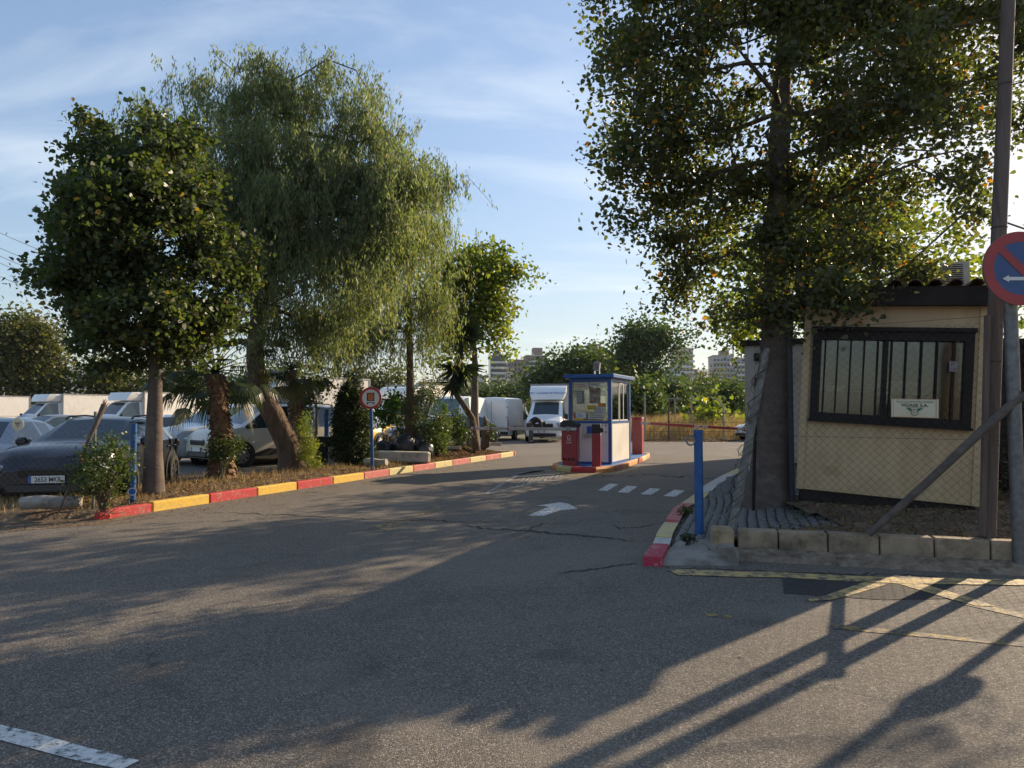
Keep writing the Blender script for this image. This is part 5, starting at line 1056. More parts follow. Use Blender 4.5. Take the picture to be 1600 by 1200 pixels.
# padlock ring, blue posts
def blue_post(label, x, y, z, h, r_, loop=None):
    o = thing('bollard', label, 'bollard', (x, y, z)); bb = MB(); bb.tube([(0,0,-.05),(0,0,h)], r_, 20); bb.build('post', M['blue_paint'], o, smooth=True, ang=50)
    bb = MB(); bb.disc((0,0,h), r_*1.02, (0,0,1), .008, 20); bb.build('cap', M['blue_paint'], o)
    if loop:
        bb = MB(); zc = h-loop; n_ = 18; cx = -r_-.045
        bb.tube([(cx+.05*math.cos(2*math.pi*i/n_), -.02, zc+.055*math.sin(2*math.pi*i/n_)) for i in range(n_+1)], .011, 6, cap=False); bb.build('ring', M['grey_metal'], o, smooth=True)
        bb = MB(); bb.box((-r_-.02, 0, zc+.05), (.05,.03,.02)); bb.build('hasp', M['dark_metal'], o)
    bb = MB(); bb.disc((0,0,.002), r_*1.5, (0,0,1), .01, 18); bb.build('base', M['dark_metal'], o)
    return o
blue_post('tall blue steel bollard with a padlock ring on the paved corner', 2.23, 8.37, pav_z(2.23, 8.37), 1.25, .052, .12)
g = P(207,775,11.2); blue_post('flaking blue steel post between the shrub and the bare tree trunk', g.x, g.y, .18, 1.22, .046)
g = P(510,700,21.6); blue_post('blue steel post with a dark top behind the black waste bin', g.x, g.y, 0, 1.66, .07)
# round lorry sign
g = P(582,733,17.5); sg = thing('road_sign', 'round red bordered sign with an orange lorry symbol on a blue pole', 'road sign', (g.x, g.y, .15)); bb = MB(); top_ = P(579,604,17.5); bb.tube([(0,0,-.05),(top_.x-g.x, 0, top_.z-.15)], .042, 14); bb.build('pole', M['blue_paint'], sg, smooth=True, ang=50)
sc_ = P(580,622,17.5)-Vector((g.x, g.y, .15)); sc_.y = -.05
bb = MB(); bb.disc(sc_, .275, (0,-1,0), .012, 40); dk = bb.build('disc', M['sign_white'], sg); bb = MB(); bb.disc(sc_+Vector((0,-.0125,0)), .275, (0,-1,0), .003, 40, ri=.215); bb.build('border', M['ink_red'], dk)
bb = MB(); bb.box(sc_+Vector((0,-.014,.03)), (.19,.004,.205)); ld = bb.build('symbol', M['ink'], dk); bb = MB(); bb.box(sc_+Vector((.005,-.018,.03)), (.135,.004,.165)); bb.build('symbol_load', M['ink_orange'], ld)
bb = MB(); bb.box(sc_+Vector((0,-.014,-.115)), (.18,.004,.02)); bb.box(sc_+Vector((-.08,-.014,-.135)), (.03,.004,.05)); bb.box(sc_+Vector((.08,-.014,-.135)), (.03,.004,.05)); bb.build('symbol', M['ink'], dk)

# ================================================================ CABIN
CF = Vector((3.90, 9.62, .43)); CX = Vector((.907,-.42)); crz = math.atan2(CX.y, CX.x)
cabn = thing('site_cabin', 'cream portable cabin with a wide barred dark framed window behind the wire fence', 'cabin', tuple(CF)); cabn.rotation_euler = (0, rad(3.6), crz)
CW, CH, CL = 2.10, 2.62, 8.0
def cpart(name, m, boxes, parent=cabn, bev=0, **kw):
    bb = MB()
    for c, d in boxes: bb.box(c, d, bev=bev)
    return bb.build(name, m, parent, **kw)
wx0, wx1, wz0, wz1 = .11, 1.97, 1.07, 2.30
cpart('front_wall', M['cream'], [((CW/2, .03, (wz0+.12)/2), (CW-.16, .06, wz0-.12)), ((CW/2, .03, (wz1+CH)/2), (CW-.16, .06, CH-wz1)), ((wx0/2+.05, .03, (wz0+wz1)/2), (.08, .06, wz1-wz0)), ((wx1+.025, .03, (wz0+wz1)/2), (.05, .06, wz1-wz0))])
cpart('side_wall', M['cream'], [((.03, CL/2+.04, CH/2+.06), (.06, CL-.08, CH-.12)), ((CW-.03, CL/2+.04, CH/2+.06), (.06, CL-.08, CH-.12))]); cpart('back_wall', M['cream'], [((CW/2, CL-.03, CH/2+.06), (CW-.12, .06, CH-.12))])
for x in (.035, CW-.035): cpart('corner_trim', M['cream_trim'], [((x, .02, CH/2+.06), (.09, .09, CH-.12))], bev=.0)
cpart('panel_joint', M['cream_trim'], [((.20, -.003, wz0/2+.06), (.02, .008, wz0-.14))]); cpart('panel_joint', M['cream_trim'], [((CW-.20, -.003, wz0/2+.06), (.02, .008, wz0-.14))]); cpart('panel_joint', M['cream_trim'], [((CW/2, -.003, .14), (CW-.2, .01, .035))])
for x in (.62, 1.04, 1.46): cpart('panel_seam', M['cream_trim'], [((x, -.0015, wz0/2+.09), (.008, .005, wz0-.2))])
cpart('panel_seam', M['cream_trim'], [((CW/2, -.0015, wz1+.17), (CW-.3, .005, .008))])
for x in (.22, .62, 1.04, 1.46, 1.88):
    for z in (.22, .58, .92): bb = MB(); bb.disc((x+.03, -.001, z), .007, (0,-1,0), .004, 8); bb.build('screw', M['galvanised'], cabn)
cpart('vent', M['cream_trim'], [((.42, -.006, .36+.022*i), (.20, .012, .010)) for i in range(6)])
cpart('base_skirt', M['dark_wall'], [((CW/2, CL/2, .05), (CW-.06, CL-.06, .14)), ((.15, .2, -.1), (.25,.3,.3)), ((CW-.15, .2, -.05), (.25,.3,.3))])
cpart('floor', M['dark_wall'], [((CW/2, CL/2, .16), (CW-.14, CL-.14, .04))]); cpart('ceiling', M['interior'], [((CW/2, CL/2, CH-.03), (CW-.14, CL-.14, .04))])
cpart('partition', M['interior'], [((CW/2, 2.6, CH/2), (CW-.14, .05, CH-.2))]); cpart('counter', M['dark_wall'], [((CW/2, .5, 1.30), (CW-.2, .45, .36)), ((CW/2+.3, 1.5, .9), (.9,.5,1.0))]); cpart('office_chair', M['black_plastic'], [((.85, .55, 1.32), (.38,.08,.42)), ((.85,.75,1.1),(.4,.4,.08))], bev=.03)
cpart('cupboard', M['white_panel'], [((1.32, 1.55, 1.05), (.4,.3,1.3)), ((.42, 1.6, 1.0), (.25,.25,1.2))])
fr = cpart('window_frame', M['dark_metal'], [(((wx0+wx1)/2, .0, wz1-.065), (wx1-wx0, .12, .13)), (((wx0+wx1)/2, .0, wz0+.055), (wx1-wx0, .12, .11)), ((wx0+.055, .0, (wz0+wz1)/2-.01), (.11, .12, wz1-wz0-.242)), ((wx1-.05, .0, (wz0+wz1)/2-.01), (.10, .12, wz1-wz0-.242)), (((wx0+wx1)/2-.05, .01, (wz0+wz1)/2-.01), (.065, .08, wz1-wz0-.242))])
bb = MB(); bb.box((wx0+.48, .035, (wz0+wz1)/2-.01), (.76, .008, wz1-wz0-.23)); bb.build('pane', M['pane_dusty'], fr); bb = MB(); bb.box((wx1-.52, .045, (wz0+wz1)/2-.01), (.86, .008, wz1-wz0-.23)); bb.build('pane', M['pane_dusty'], fr)
me = MB(); me.tube([(0,0,0),(0,0,wz1-wz0-.20)], .011, 6); me = me.mesh('bar', M['dark_metal'], True)
for k_, u_ in enumerate((1277,1300,1324,1348,1372,1396,1421,1447,1473,1501)): share(me, 'bar', fr, (wx0+(u_-1252)/279*(wx1-wx0)*1.0-.01, -.048, wz0+.09))
cpart('roller_box', M['dark_metal'], [(((wx0+wx1)/2, -.02, wz1+.012), (wx1-wx0+.04, .16, .05))])
for z in (wz0+.01,): cpart('window_sill', M['dark_metal'], [(((wx0+wx1)/2, -.05, z-.01), (wx1-wx0+.03, .12, .035))])
cpart('soffit', M['dark_wall'], [((CW/2, CL/2, CH+.03), (CW+.16, CL+.3, .06))]); cpart('fascia', M['dark_wall'], [((CW/2, -.18, CH+.11), (CW+.24, .03, .24)), ((-.10, CL/2, CH+.11), (.03, CL+.3, .24)), ((CW+.10, CL/2, CH+.11), (.03, CL+.3, .24))])
# roof tiles: curved tiles, the first courses built singly
tm_ = MB(); n_ = 6; vs = []
for j, (yy, rr) in enumerate(((0,.085),(.42,.068))):
    for k_ in range(n_+1):
        a = math.pi*k_/n_; vs.append((rr*math.cos(a), yy, rr*math.sin(a)*.8)); 
    for k_ in range(n_, -1, -1):
        a = math.pi*k_/n_; vs.append(((rr-.012)*math.cos(a), yy, (rr-.012)*math.sin(a)*.8))
q_ = 2*(n_+1); tm_.add(vs, [tuple(range(q_)), tuple(range(q_, 2*q_))[::-1]]+[(k_, (k_+1)%q_, q_+(k_+1)%q_, q_+k_) for k_ in range(q_)]); tme = tm_.mesh('roof_tile', M['tile'], True)
roof = cpart('roof', M['tile'], [((CW/2, CL/2, CH+.22), (CW+.2, CL+.28, .04))])
for row in range(5):
    for k_ in range(11): share(tme, 'roof_tile', roof, (-.05+k_*.22+random.uniform(-.008,.008), -.26+row*.36, CH+.245+row*.012), (rad(2), 0, random.uniform(-.03,.03)))
rest = MB()
for row in range(5, 22):
    for k_ in range(11): rest.prism([(.085*math.cos(a)-.05+k_*.22, .07*math.sin(a)) for a in [math.pi*i/5 for i in range(6)]], -.26+row*.36, .12+row*.36, 'y', Matrix.Translation((0,0,CH+.245+row*.012)))
rest.build('tile_field', M['tile'], roof, kind='stuff')
# security notice on the window
sp = MB(); sp.box((wx0+(1429-1252)/279*(wx1-wx0), -.075, wz0+.17), (.43, .006, .20)); po = cabn.matrix_basis
q = P(1429,638,7.70); ns = thing('security_sign', 'cream security company sign with green emblem hung on the wire fence before the window', 'sign', (q.x, q.y, q.z)); ns.rotation_euler = (0, rad(1.6), math.atan2(-1.40, 1.78))
bb = MB(); bb.box((0,0,0), (.455,.006,.205)); pl_ = bb.build('plate', M['sign_cream'], ns)
bb = MB()
for z in (-.098,.098): bb.box((0,-.004,z), (.436,.002,.004))
for x in (-.205,.205): bb.box((x,-.004,0), (.004,.002,.19))
bb.build('border', M['ink_orange'], pl_)
text('lettering', 'INSTALACION PROTEGIDA', .030, M['ink_green'], pl_, (0,-.004,.070), sx=.98); text('lettering', 'VIGASE S.A.', .047, M['ink'], pl_, (0,-.004,.032), bold=.0012, sx=1.12)
bb = MB(); bb.disc((0,-.003,-.045), .037, (0,-1,0), .002, 24, ri=.029); bb.box((0,-.004,.006), (.17,.002,.005)); bb.prism([(-.085,0),(-.038,-.035),(-.03,-.02),(-.03,0)], -.005, -.003, 'y'); bb.prism([(.085,0),(.03,0),(.03,-.02),(.038,-.035)], -.005, -.003, 'y'); bb.build('emblem', M['ink_green'], pl_); text('lettering', 'SV', .034, M['ink_green'], pl_, (0,-.004,-.046))
nb = thing('window_notice', 'small faded notice with red print behind the cabin window bars', 'notice', tuple(po @ Vector((wx1-.22, -.066, wz0+.78)))); nb.rotation_euler = (0, rad(3.6), crz); bb = MB(); bb.box((0,0,0), (.09,.003,.13)); q = bb.build('sheet', M['ink_grey'], nb); bb = MB(); bb.disc((-.015,-.002,.03), .014, (0,-1,0), .001, 14); bb.box((.02,-.003,-.03),(.025,.001,.02)); bb.build('print', M['ink_red'], q)
# dark service pipe at the cabin corner
pp = thing('corner_pipe', 'dark blue downpipe running up the corner of the cream cabin', 'pipe', (CF.x-.09, CF.y-.02, .25)); bb = MB(); bb.box((.02,0,1.36), (.07,.07,2.75), bev=.02); fixn(bb.build('pipe', mat('navy_pipe', (.006,.010,.022), (.005,.008,.018), rough=.5), pp))
# air conditioner and mast on the roof
ap = P(1489,438,9.9); ac = thing('air_conditioner', 'white louvred air conditioner box standing on the tiled cabin roof', 'air conditioner', (ap.x, ap.y, ap.z-.10), crz+.15)
bb = MB(); bb.box((0,0,.17), (.36,.24,.34), bev=.01); bd_ = fixn(bb.build('body', M['white_wall'], ac)); bb = MB(); bb.box((-.03,-.125,.17), (.24,.01,.27)); bb.build('recess', M['dark_wall'], bd_)
for i in range(9): bb = MB(); bb.box((-.03,-.134,.055+i*.029), (.24,.012,.012)); bb.build('louvre', M['white_wall'], bd_)
bb = MB(); bb.box((-.13,0,-.06), (.03,.2,.14)); bb.box((.13,0,-.06), (.03,.2,.14)); bb.build('stand', M['dark_metal'], ac)
mp_ = P(1405,450,10.5); ms_ = thing('mast', 'thin grey mast pole rising behind the cabin roof', 'mast', (mp_.x, mp_.y, 3.0)); bb = MB(); bb.tube([(0,0,0),(0,0,.75)], .03, 8); bb.tube([(-.15,0,.6),(.15,0,.6)], .01, 6); bb.build('pole', M['grey_metal'], ms_)
# pale hut further along
hut = thing('white_hut', 'pale rendered hut with a flat dark roof edge further along the paved side', 'hut', (6.05, 18.1, .1), crz)
bb = MB(); bb.box((1.5, 4, 1.6), (3.0, 8, 3.2)); bb.build('walls', M['white_wall'], hut); bb = MB(); bb.box((1.5, 4, 3.27), (3.2, 8.2, .14)); bb.build('roof', M['dark_wall'], hut); bb = MB(); bb.box((1.9,-.02,1.1), (.9,.05,2.1)); dr = bb.build('door', M['grey_metal'], hut); bb = MB(); bb.box((1.55,-.07,1.1), (.05,.05,.15)); bb.build('handle', M['dark_metal'], dr)
bb = MB(); bb.box((.3,-.05,2.9), (.12,.1,.2)); bb.build('lamp_box', M['dark_metal'], hut)
dk_ = thing('dark_container', 'dark brown container wall beyond the fence at the right edge', 'container', (7.55, 11.6, .3), rad(-14)); bb = MB(); bb.box((2,1.2,1.25), (4,2.4,2.5)); 
for i in range(20): bb.box((.1+i*.2, -.015, 1.25), (.09,.04,2.4))
bb.build('corrugated_wall', M['dark_wall'], dk_)
g = P(1165,744,16.5); fs_ = thing('floor_sign', 'small white and blue plate leaning at the foot of the pale hut', 'sign', (g.x, g.y, g.z)); bb = MB(); bb.box((0,0,.12), (.22,.02,.26), (-.3,0,0)); q = bb.build('plate', M['sign_white'], fs_); bb = MB(); bb.box((0,-.015,.12), (.14,.008,.12), (-.3,0,0)); bb.build('print', M['ink_blue'], q)

# ================================================================ WIRE FENCES AND POSTS
def chain_mesh(name, A, B, zb, zt, cell, parent, r_=.0019, origin=(0,0,0), sagf=None, m='wire'):
    """woven wire: every wire zigzags from bottom to top and hooks its neighbours"""
    A, B = Vector(A), Vector(B); ln = (B-A).length; n = int(ln/(cell/2)); dz = cell; cell_x = cell/2; rows = int((zt-zb)/(dz/1.0)); d = (B-A)/ln; nn = Vector((-d.y, d.x)); V, Fq = [], []
    O = Vector(origin)
    for i in range(n):
        pts = []
        for j in range(rows*2+1):
            x = (i+.5)*cell_x+(cell_x*.5 if ((j+i) % 2) else -cell_x*.5); z = zb+j*dz*.5; off = .0025*(1 if j % 2 else -1)+(sagf(x, z) if sagf else 0)
            p = A+d*x+nn*off; pts.append(Vector((p.x, p.y, z))-O)
        dv = Vector((d.x, d.y, 0)); nv = Vector((nn.x, nn.y, 0)); base = len(V)
        for p in pts: V += [p+dv*r_*1.2, p-dv*r_*.6+nv*r_, p-dv*r_*.6-nv*r_]
        for j in range(len(pts)-1):
            for k in range(3): Fq.append((base+j*3+k, base+j*3+(k+1)%3, base+(j+1)*3+(k+1)%3, base+(j+1)*3+k))
    return npmesh(name, [tuple(v) for v in V], Fq, M[m], None, parent, 'stuff')
F0 = (3.20, 8.72); F1 = (4.98, 7.32); F2 = (8.0, 5.55)
fe = thing('wire_fence', 'tall chain link fence stretched across the front of the cream cabin', 'fence', (F0[0], F0[1], .3))
sg_ = lambda x, z: .02*math.sin(x*3.1+z*1.7)
chain_mesh('wire_mesh', F0, F1, .33, 2.62, .092, fe, origin=(F0[0],F0[1],.3), sagf=sg_); chain_mesh('wire_mesh', F1, F2, .33, 2.62, .092, fe, origin=(F0[0],F0[1],.3), sagf=sg_)
for z in (1.30, 2.60): bb = MB(); bb.tube([(0,0,z-.3), (F1[0]-F0[0],F1[1]-F0[1],z-.3), (F2[0]-F0[0],F2[1]-F0[1],z-.3)], .0028, 4); bb.build('tension_wire', M['wire'], fe)
# leaning concrete post with loose mesh
b0 = P(1141,826,8.15); b1 = P(1198,545,8.65)
lp = thing('leaning_post', 'leaning weathered concrete fence post wrapped in loose wire mesh and dead twigs', 'fence post', tuple(b0)); bb = MB(); bb.tube([(0,0,-.1), tuple((b1-b0)*.5+Vector((.01,0,0))), tuple(b1-b0)], [.052,.048,.042], 8, jit=.1); bb.build('post', mat('old_concrete', (.22,.20,.17), (.13,.12,.10), rough=.95, scale=9, bump=.01, bscale=30, dirt=(.3,.28,.25), dirt_scale=12), lp, smooth=True)
bb = MB(); rs = np.random.RandomState(9)
for i in range(46):
    t = rs.uniform(0,.95); c = (b1-b0)*t; a = rs.uniform(0, 6.3); pts = []
    for j in range(6): pts.append(c+(b1-b0).normalized()*(j*.07)+Vector((math.cos(a+j*.9), math.sin(a+j*.9), 0))*(.065+.05*rs.uniform()))
    bb.tube(pts, .0035, 3, cap=False)
bb.build('loose_wire', M['wire'], lp, kind='stuff')
g = P(1176,745,9.6); tp_ = thing('thin_post', 'thin dark iron post beside the big smooth tree trunk', 'post', (g.x, g.y, .2)); bb = MB(); q = P(1182,590,9.6)-Vector((g.x, g.y, .2)); bb.tube([(0,0,0), tuple(q)], .022, 6); bb.build('post', M['dark_metal'], tp_)
# wooden utility pole and brace
g = P(1541,832,7.36); wp = thing('wooden_pole', 'tall weathered wooden pole standing against the fence beside the steel sign post', 'pole', (g.x, g.y, .26)); bb = MB(); q = P(1578,-60,7.4)-Vector((g.x, g.y, .26)); bb.tube([(0,0,-.1), tuple(q*.35), tuple(q*.7), tuple(q)], [.078,.073,.068,.063], 14, jit=.03); bb.build('pole', M['wood_pole'], wp, smooth=True)
bb = MB(); 
for t in (.53, .30, .78): bb.tube([q*t+Vector((.078*math.cos(a), .078*math.sin(a), 0)) for a in [6.283*k/16 for k in range(17)]], .004, 4, cap=False)
bb.build('binding_wire', M['wire'], wp)
bb = MB(); bb.box((-.03, -.07, 1.2), (.05,.04,2.3), (0,.05,0)); bb.build('side_batten', M['wood_pole'], wp)
g = P(1357,835,7.42); br = thing('brace_pole', 'slanting grey round pole propped against the wooden pole', 'pole', (g.x, g.y, g.z)); bb = MB(); q = P(1600,615,7.0)-g; bb.tube([(0,0,0), tuple(q*.4+Vector((.0,.0,-.012))), tuple(q*.75+Vector((0,0,.01))), tuple(q)], [.034,.040,.044,.046], 10, jit=.04); bb.build('pole', mat('grey_pole', (.13,.105,.09), (.075,.06,.052), rough=.9, scale=9, bump=.006, bscale=30), br, smooth=True)
# no stopping sign
g = G(1594,893,0); ns2 = thing('no_parking_sign', 'large round blue and red no parking sign on a galvanised steel post', 'road sign', (g.x, g.y, 0)); bb = MB(); bb.tube([(0,0,-.05),(-.03,0,3.35)], .062, 18); bb.build('post', M['galvanised'], ns2, smooth=True, ang=50)
s_ = P(1592,420,g.y-.09)-Vector((g.x, g.y, 0)); RR = .372
bb = MB(); bb.disc(s_, RR, (0,-1,0), .02, 64); dk2 = bb.build('disc', M['grey_metal'], ns2); bb = MB(); bb.disc(s_+Vector((0,-.0205,0)), RR-.004, (0,-1,0), .002, 64); bb.build('face', mat('sign_blue', (.035,.085,.22), (.03,.07,.19), rough=.45, scale=5), dk2)
bb = MB(); bb.disc(s_+Vector((0,-.023,0)), RR, (0,-1,0), .002, 64, ri=RR*.72); bb.build('border', mat('sign_red', (.36,.035,.035), (.30,.03,.03), rough=.45, scale=5), dk2)
bb = MB(); bb.box(s_+Vector((0,-.0265,0)), (RR*1.5,.002,RR*.22), (0, rad(45), 0)); bb.build('diagonal_bar', bpy.data.materials['sign_red'], dk2)
bb = MB(); q = s_+Vector((-.07,-.031,-.105)); bb.prism([(q.x-.12, q.z), (q.x-.055, q.z+.035), (q.x-.055, q.z+.017), (q.x+.115, q.z+.017), (q.x+.115, q.z-.017), (q.x-.055, q.z-.017), (q.x-.055, q.z-.035)], q.y-.001, q.y+.001, 'y'); bb.build('arrow', M['sign_white'], dk2)
bb = MB(); bb.box((s_.x, -.03, s_.z), (.20,.10,.04)); bb.build('clamp', M['galvanised'], ns2)
o = thing('street_pole', 'plain steel street pole carrying a small round sign beyond the right edge', 'pole', (6.35, 7.42, .2)); bb = MB(); bb.tube([(0,0,0),(0,0,4.6)], .045, 12); bb.build('pole', M['galvanised'], o, smooth=True); bb = MB(); bb.disc((0,-.06,2.0), .2, (0,-1,0), .01, 24); bb.build('disc', M['grey_metal'], o)
# left fence in front of the dark car
fl_ = thing('wire_fence', 'sagging chain link fence between the dark parked car and the road', 'fence', (-12, 9.6, .2)); L0, L1 = (-12.2, 9.75), (-6.35, 10.75)
chain_mesh('wire_mesh', L0, L1, .25, 1.52, .10, fl_, .0012, origin=(-12,9.6,.2), sagf=lambda x, z: .04*math.sin(x*2+z*2), m='wire')
bb = MB(); bb.tube([(L0[0]+12, L0[1]-9.6, 1.33), (L1[0]+12, L1[1]-9.6, 1.33)], .004, 4); bb.build('tension_wire', M['wire'], fl_)
for t in (.28, .99): bb = MB(); p = Vector(L0).lerp(Vector(L1), t)-Vector((-12, 9.6)); bb.tube([(p.x,p.y,-.1),(p.x,p.y,1.4)], .022, 8); bb.build('post', M['galvanised'], fl_)
a_, c_ = P(92,795,10.25), P(163,632,10.5); pl2 = thing('leaning_pole', 'thin dark pole leaning over the shrub with a frayed reddish top', 'pole', tuple(a_)); bb = MB(); q = c_-a_; bb.tube([(0,0,-.05), tuple(q*.5), tuple(q)], [.012,.02,.045], 8, jit=.1); bb.build('pole', M['bark_smooth'], pl2, smooth=True); bb = MB()
for i in range(14): bb.tube([q*.97, q*1.0+Vector((random.uniform(-.06,.06), random.uniform(-.06,.06), random.uniform(.0,.09)))], [.01,.004], 3)
bb.build('frayed_top', M['tile'], pl2)
g = P(28,663,10.0); rs_ = thing('round_plate', 'small cream round plate with a triangle mark hung on the left wire fence', 'sign', tuple(g)); bb = MB(); bb.disc((0,0,0), .088, (0,-1,0), .004, 24); q = bb.build('disc', M['sign_cream'], rs_); bb = MB(); bb.prism([(-.045,.03),(0,-.05),(.045,.03)], -.008, -.005, 'y'); bb.build('mark', M['dry_grass'] if False else M['poster_brown'], q)
# fallen blue disc at the post foot
g = P(207,768,10.95); fd = thing('round_sign', 'small blue round disc sign leaning at the foot of the flaking blue post', 'sign', tuple(g)); bb = MB(); bb.disc((0,0,0), .06, (.3,-1,.3), .006, 22); q = bb.build('disc', M['ink_blue'], fd); bb = MB(); bb.disc((-.002,-.008,-.002), .062, (.3,-1,.3), .003, 22, ri=.05); bb.build('rim', M['sign_white'], q)

# ================================================================ THINGS ON THE PLANTING STRIP
def rock(name, label, cat, pos, dims, rz, m, seed, cyl=False):
    rs = np.random.RandomState(seed); o = MB(); n = 14; pts = []; 
    if cyl:
        random.seed(seed); o.tube([(-dims[0]/2,0,0),(-dims[0]/6,0,.015),(dims[0]/5,.01,-.01),(dims[0]/2,0,.01)], [dims[2]*.46,dims[2]*.5,dims[2]*.48,dims[2]*.40], 12, jit=.12)
    else: o.box((0,0,0), dims, (rs.normal()*.05, rs.normal()*.05, 0), bev=min(dims)*.16)
    if not cyl:
        o.v = [tuple(Vector(p)+Vector(rs.normal(size=3)*min(dims)*.03)) for p in o.v]
    x = fixn(o.build(name, m, None, smooth=cyl)); x.location = pos; x.rotation_euler = (0, 0, rz); return prop(x, label, cat)
g = P(80,783,10.35); rock('log', 'weathered pale log lying on the soil under the dark car number plate', 'log', (g.x, g.y, g.z-.02), (.78,.2,.20), .22, M['concrete'], 3, True)
g = P(628,716,19.6); rock('stone_block', 'long pale stone block in front of the pile of black bags', 'stone block', (g.x, g.y, .33), (1.58,.45,.30), .04, M['stone_pale'], 4)
g = P(590,724,18.3); rock('log', 'short pale log lying just behind the round lorry sign pole', 'log', (g.x-.05, g.y, .27), (.62,.24,.22), -.25, M['stone_pale'], 5, True)
g = P(775,697,25.2); rock('stone', 'pale flat stone at the tip of the planting strip', 'stone', (g.x, g.y, .42), (.40,.3,.12), .2, M['stone_pale'], 6)
g = P(755,694,25.4); rock('stone', 'grey stone lying beside the broken stump', 'stone', (g.x+.1, g.y+.1, .42), (.3,.3,.14), .9, M['concrete'], 7)
g = P(715,690,23.6); rock('stone_slab', 'white slab lying behind the low shrubs by the yucca', 'stone slab', (g.x-.1, g.y, .50), (.75,.3,.16), .1, M['stone_pale'], 8)
g = P(706,699,23.0); rock('stone_slab', 'low white kerb fragment beside the narrow bright conifer', 'stone slab', (g.x+.05, g.y-.3, .42), (.5,.25,.10), .3, M['stone_pale'], 9)
st_ = P(757,694,24.75); o = thing('tree_stump', 'pair of broken dead stumps beside the pale tree trunk', 'stump', (st_.x, st_.y, .42)); bb = MB(); bb.tube([(0,0,-.1),(.02,0,.4),(.05,.02,.85)], [.15,.12,.09], 9, jit=.15); bb.build('stump', M['bark_rough'], o, smooth=True); bb = MB(); bb.tube([(.05,0,.8),(.0,0,.98),(-.02,0,1.02)], [.08,.05,.015], 7, jit=.2); bb.build('splinter', M['bark_pale'], o)
for i, (u_, v_, r_, s_, lab) in enumerate(((599,706,.30,1.0,'low rounded black rubbish bag at the near end of the pile by the sign'),(617,704,.27,1.0,'slumped black rubbish bag second in the pile behind the stone block'),(633,700,.33,1.2,'tall full black rubbish bag in the middle of the pile'),(650,700,.31,1.2,'tall black rubbish bag under the grey green shrub'),(663,704,.27,1.05,'last black rubbish bag at the end of the pile against the trunk'),(640,704,.25,.8,'small black rubbish bag squeezed in the front of the pile'))):
    rs = np.random.RandomState(80+i); g = P(u_, 712, 20.3+.25*(i % 2)); b_ = MB(); nu, nv = 16, 11; vs = []
    for a in range(nv+1):
        ph = math.pi*a/nv; zz = -math.cos(ph); rad_ = math.sin(ph)**.75
        if zz > .65: rad_ *= 1-(zz-.65)*1.2
        for k in range(nu): th = 2*math.pi*k/nu; f_ = 1+.06*math.sin(5*th+a)+.05*math.sin(9*th-a*2)+rs.normal()*.025; vs.append((r_*rad_*f_*math.cos(th), r_*rad_*f_*math.sin(th)*.85, r_*s_*.95+r_*s_*zz*(1 if zz > -.7 else .95)))
    b_.add(vs, [(a*nu+k, a*nu+(k+1)%nu, (a+1)*nu+(k+1)%nu, (a+1)*nu+k) for a in range(nv) for k in range(nu)])
    root = thing('rubbish_bag', lab, 'rubbish bag', (g.x, g.y, .19), 0, 'black rubbish bags piled behind the stone block'); fixn(b_.build('bag', M['bin_bag'], root, smooth=True, ang=30)); kb = MB(); kb.tube([(0,0,r_*s_*1.85),(.01,0,r_*s_*2.0),(.03,.01,r_*s_*2.15)], [.05,.025,.06], 8, jit=.2); kb.build('knot', M['bin_bag'], root, smooth=True)
g = P(506,728,18.9); wb = thing('waste_bin', 'black plastic waste bin with lid beside the beige box', 'bin', (g.x, g.y, .13), .15); bb = MB(); bb.prism([(-.17,-.17),(.17,-.17),(.17,.17),(-.17,.17)], 0, .02); n_ = 4; lo_ = [(-.15,-.15,0),(.15,-.15,0),(.15,.15,0),(-.15,.15,0)]; hi_ = [(-.2,-.2,.72),(.2,-.2,.72),(.2,.2,.72),(-.2,.2,.72)]; bb.add(lo_+hi_, [(0,1,5,4),(1,2,6,5),(2,3,7,6),(3,0,4,7),(4,5,6,7)]); bb.build('body', M['black_plastic'], wb); bb = MB(); bb.box((0,0,.76), (.46,.46,.07), bev=.025); fixn(bb.build('lid', M['black_plastic'], wb))
g = P(525,731,18.5); bx = thing('beige_box', 'beige concrete box with a crumpled top next to the black waste bin', 'box', (g.x, g.y, .13), .1); bb = MB(); bb.box((0,0,.27), (.36,.34,.54), bev=.015); fixn(bb.build('body', M['box_beige'], bx)); bb = MB(); bb.box((.02,0,.58), (.28,.26,.06), (.1,.05,.2), bev=.02); fixn(bb.build('lid', M['ink_grey'], bx))
# twigs by the kerb end
tw = thing('dead_twigs', 'little heap of dead pale twigs by the broken red kerb end', 'twigs', (-6.15,10.45,.05)); bb = MB(); rs = np.random.RandomState(12)
for i in range(26): a = rs.uniform(0,6.3); c = Vector((rs.uniform(-.25,.25), rs.uniform(-.12,.12), .02)); d = Vector((math.cos(a)*.12, math.sin(a)*.05, rs.uniform(0,.12))); bb.tube([c, c+d+Vector((0,0,.02)), c+d*1.8], [.005,.004,.002], 4)
bb.build('twigs', M['bark_pale'], tw, kind='stuff')
# black dead plant on the corner
g = G(1076,848,.13); bush('dead_plant', 'small black withered plant lying at the edge of the concrete ramp', None, (g.x, g.y, .12), [(np.array([g.x, g.y, .17]), np.array([.07,.05,.035]))], 12, 90, .05, M['leaf_conifer'], M['ink'], 'plant', sig=.02, seed=90, stem_r=.004, asp=.5)

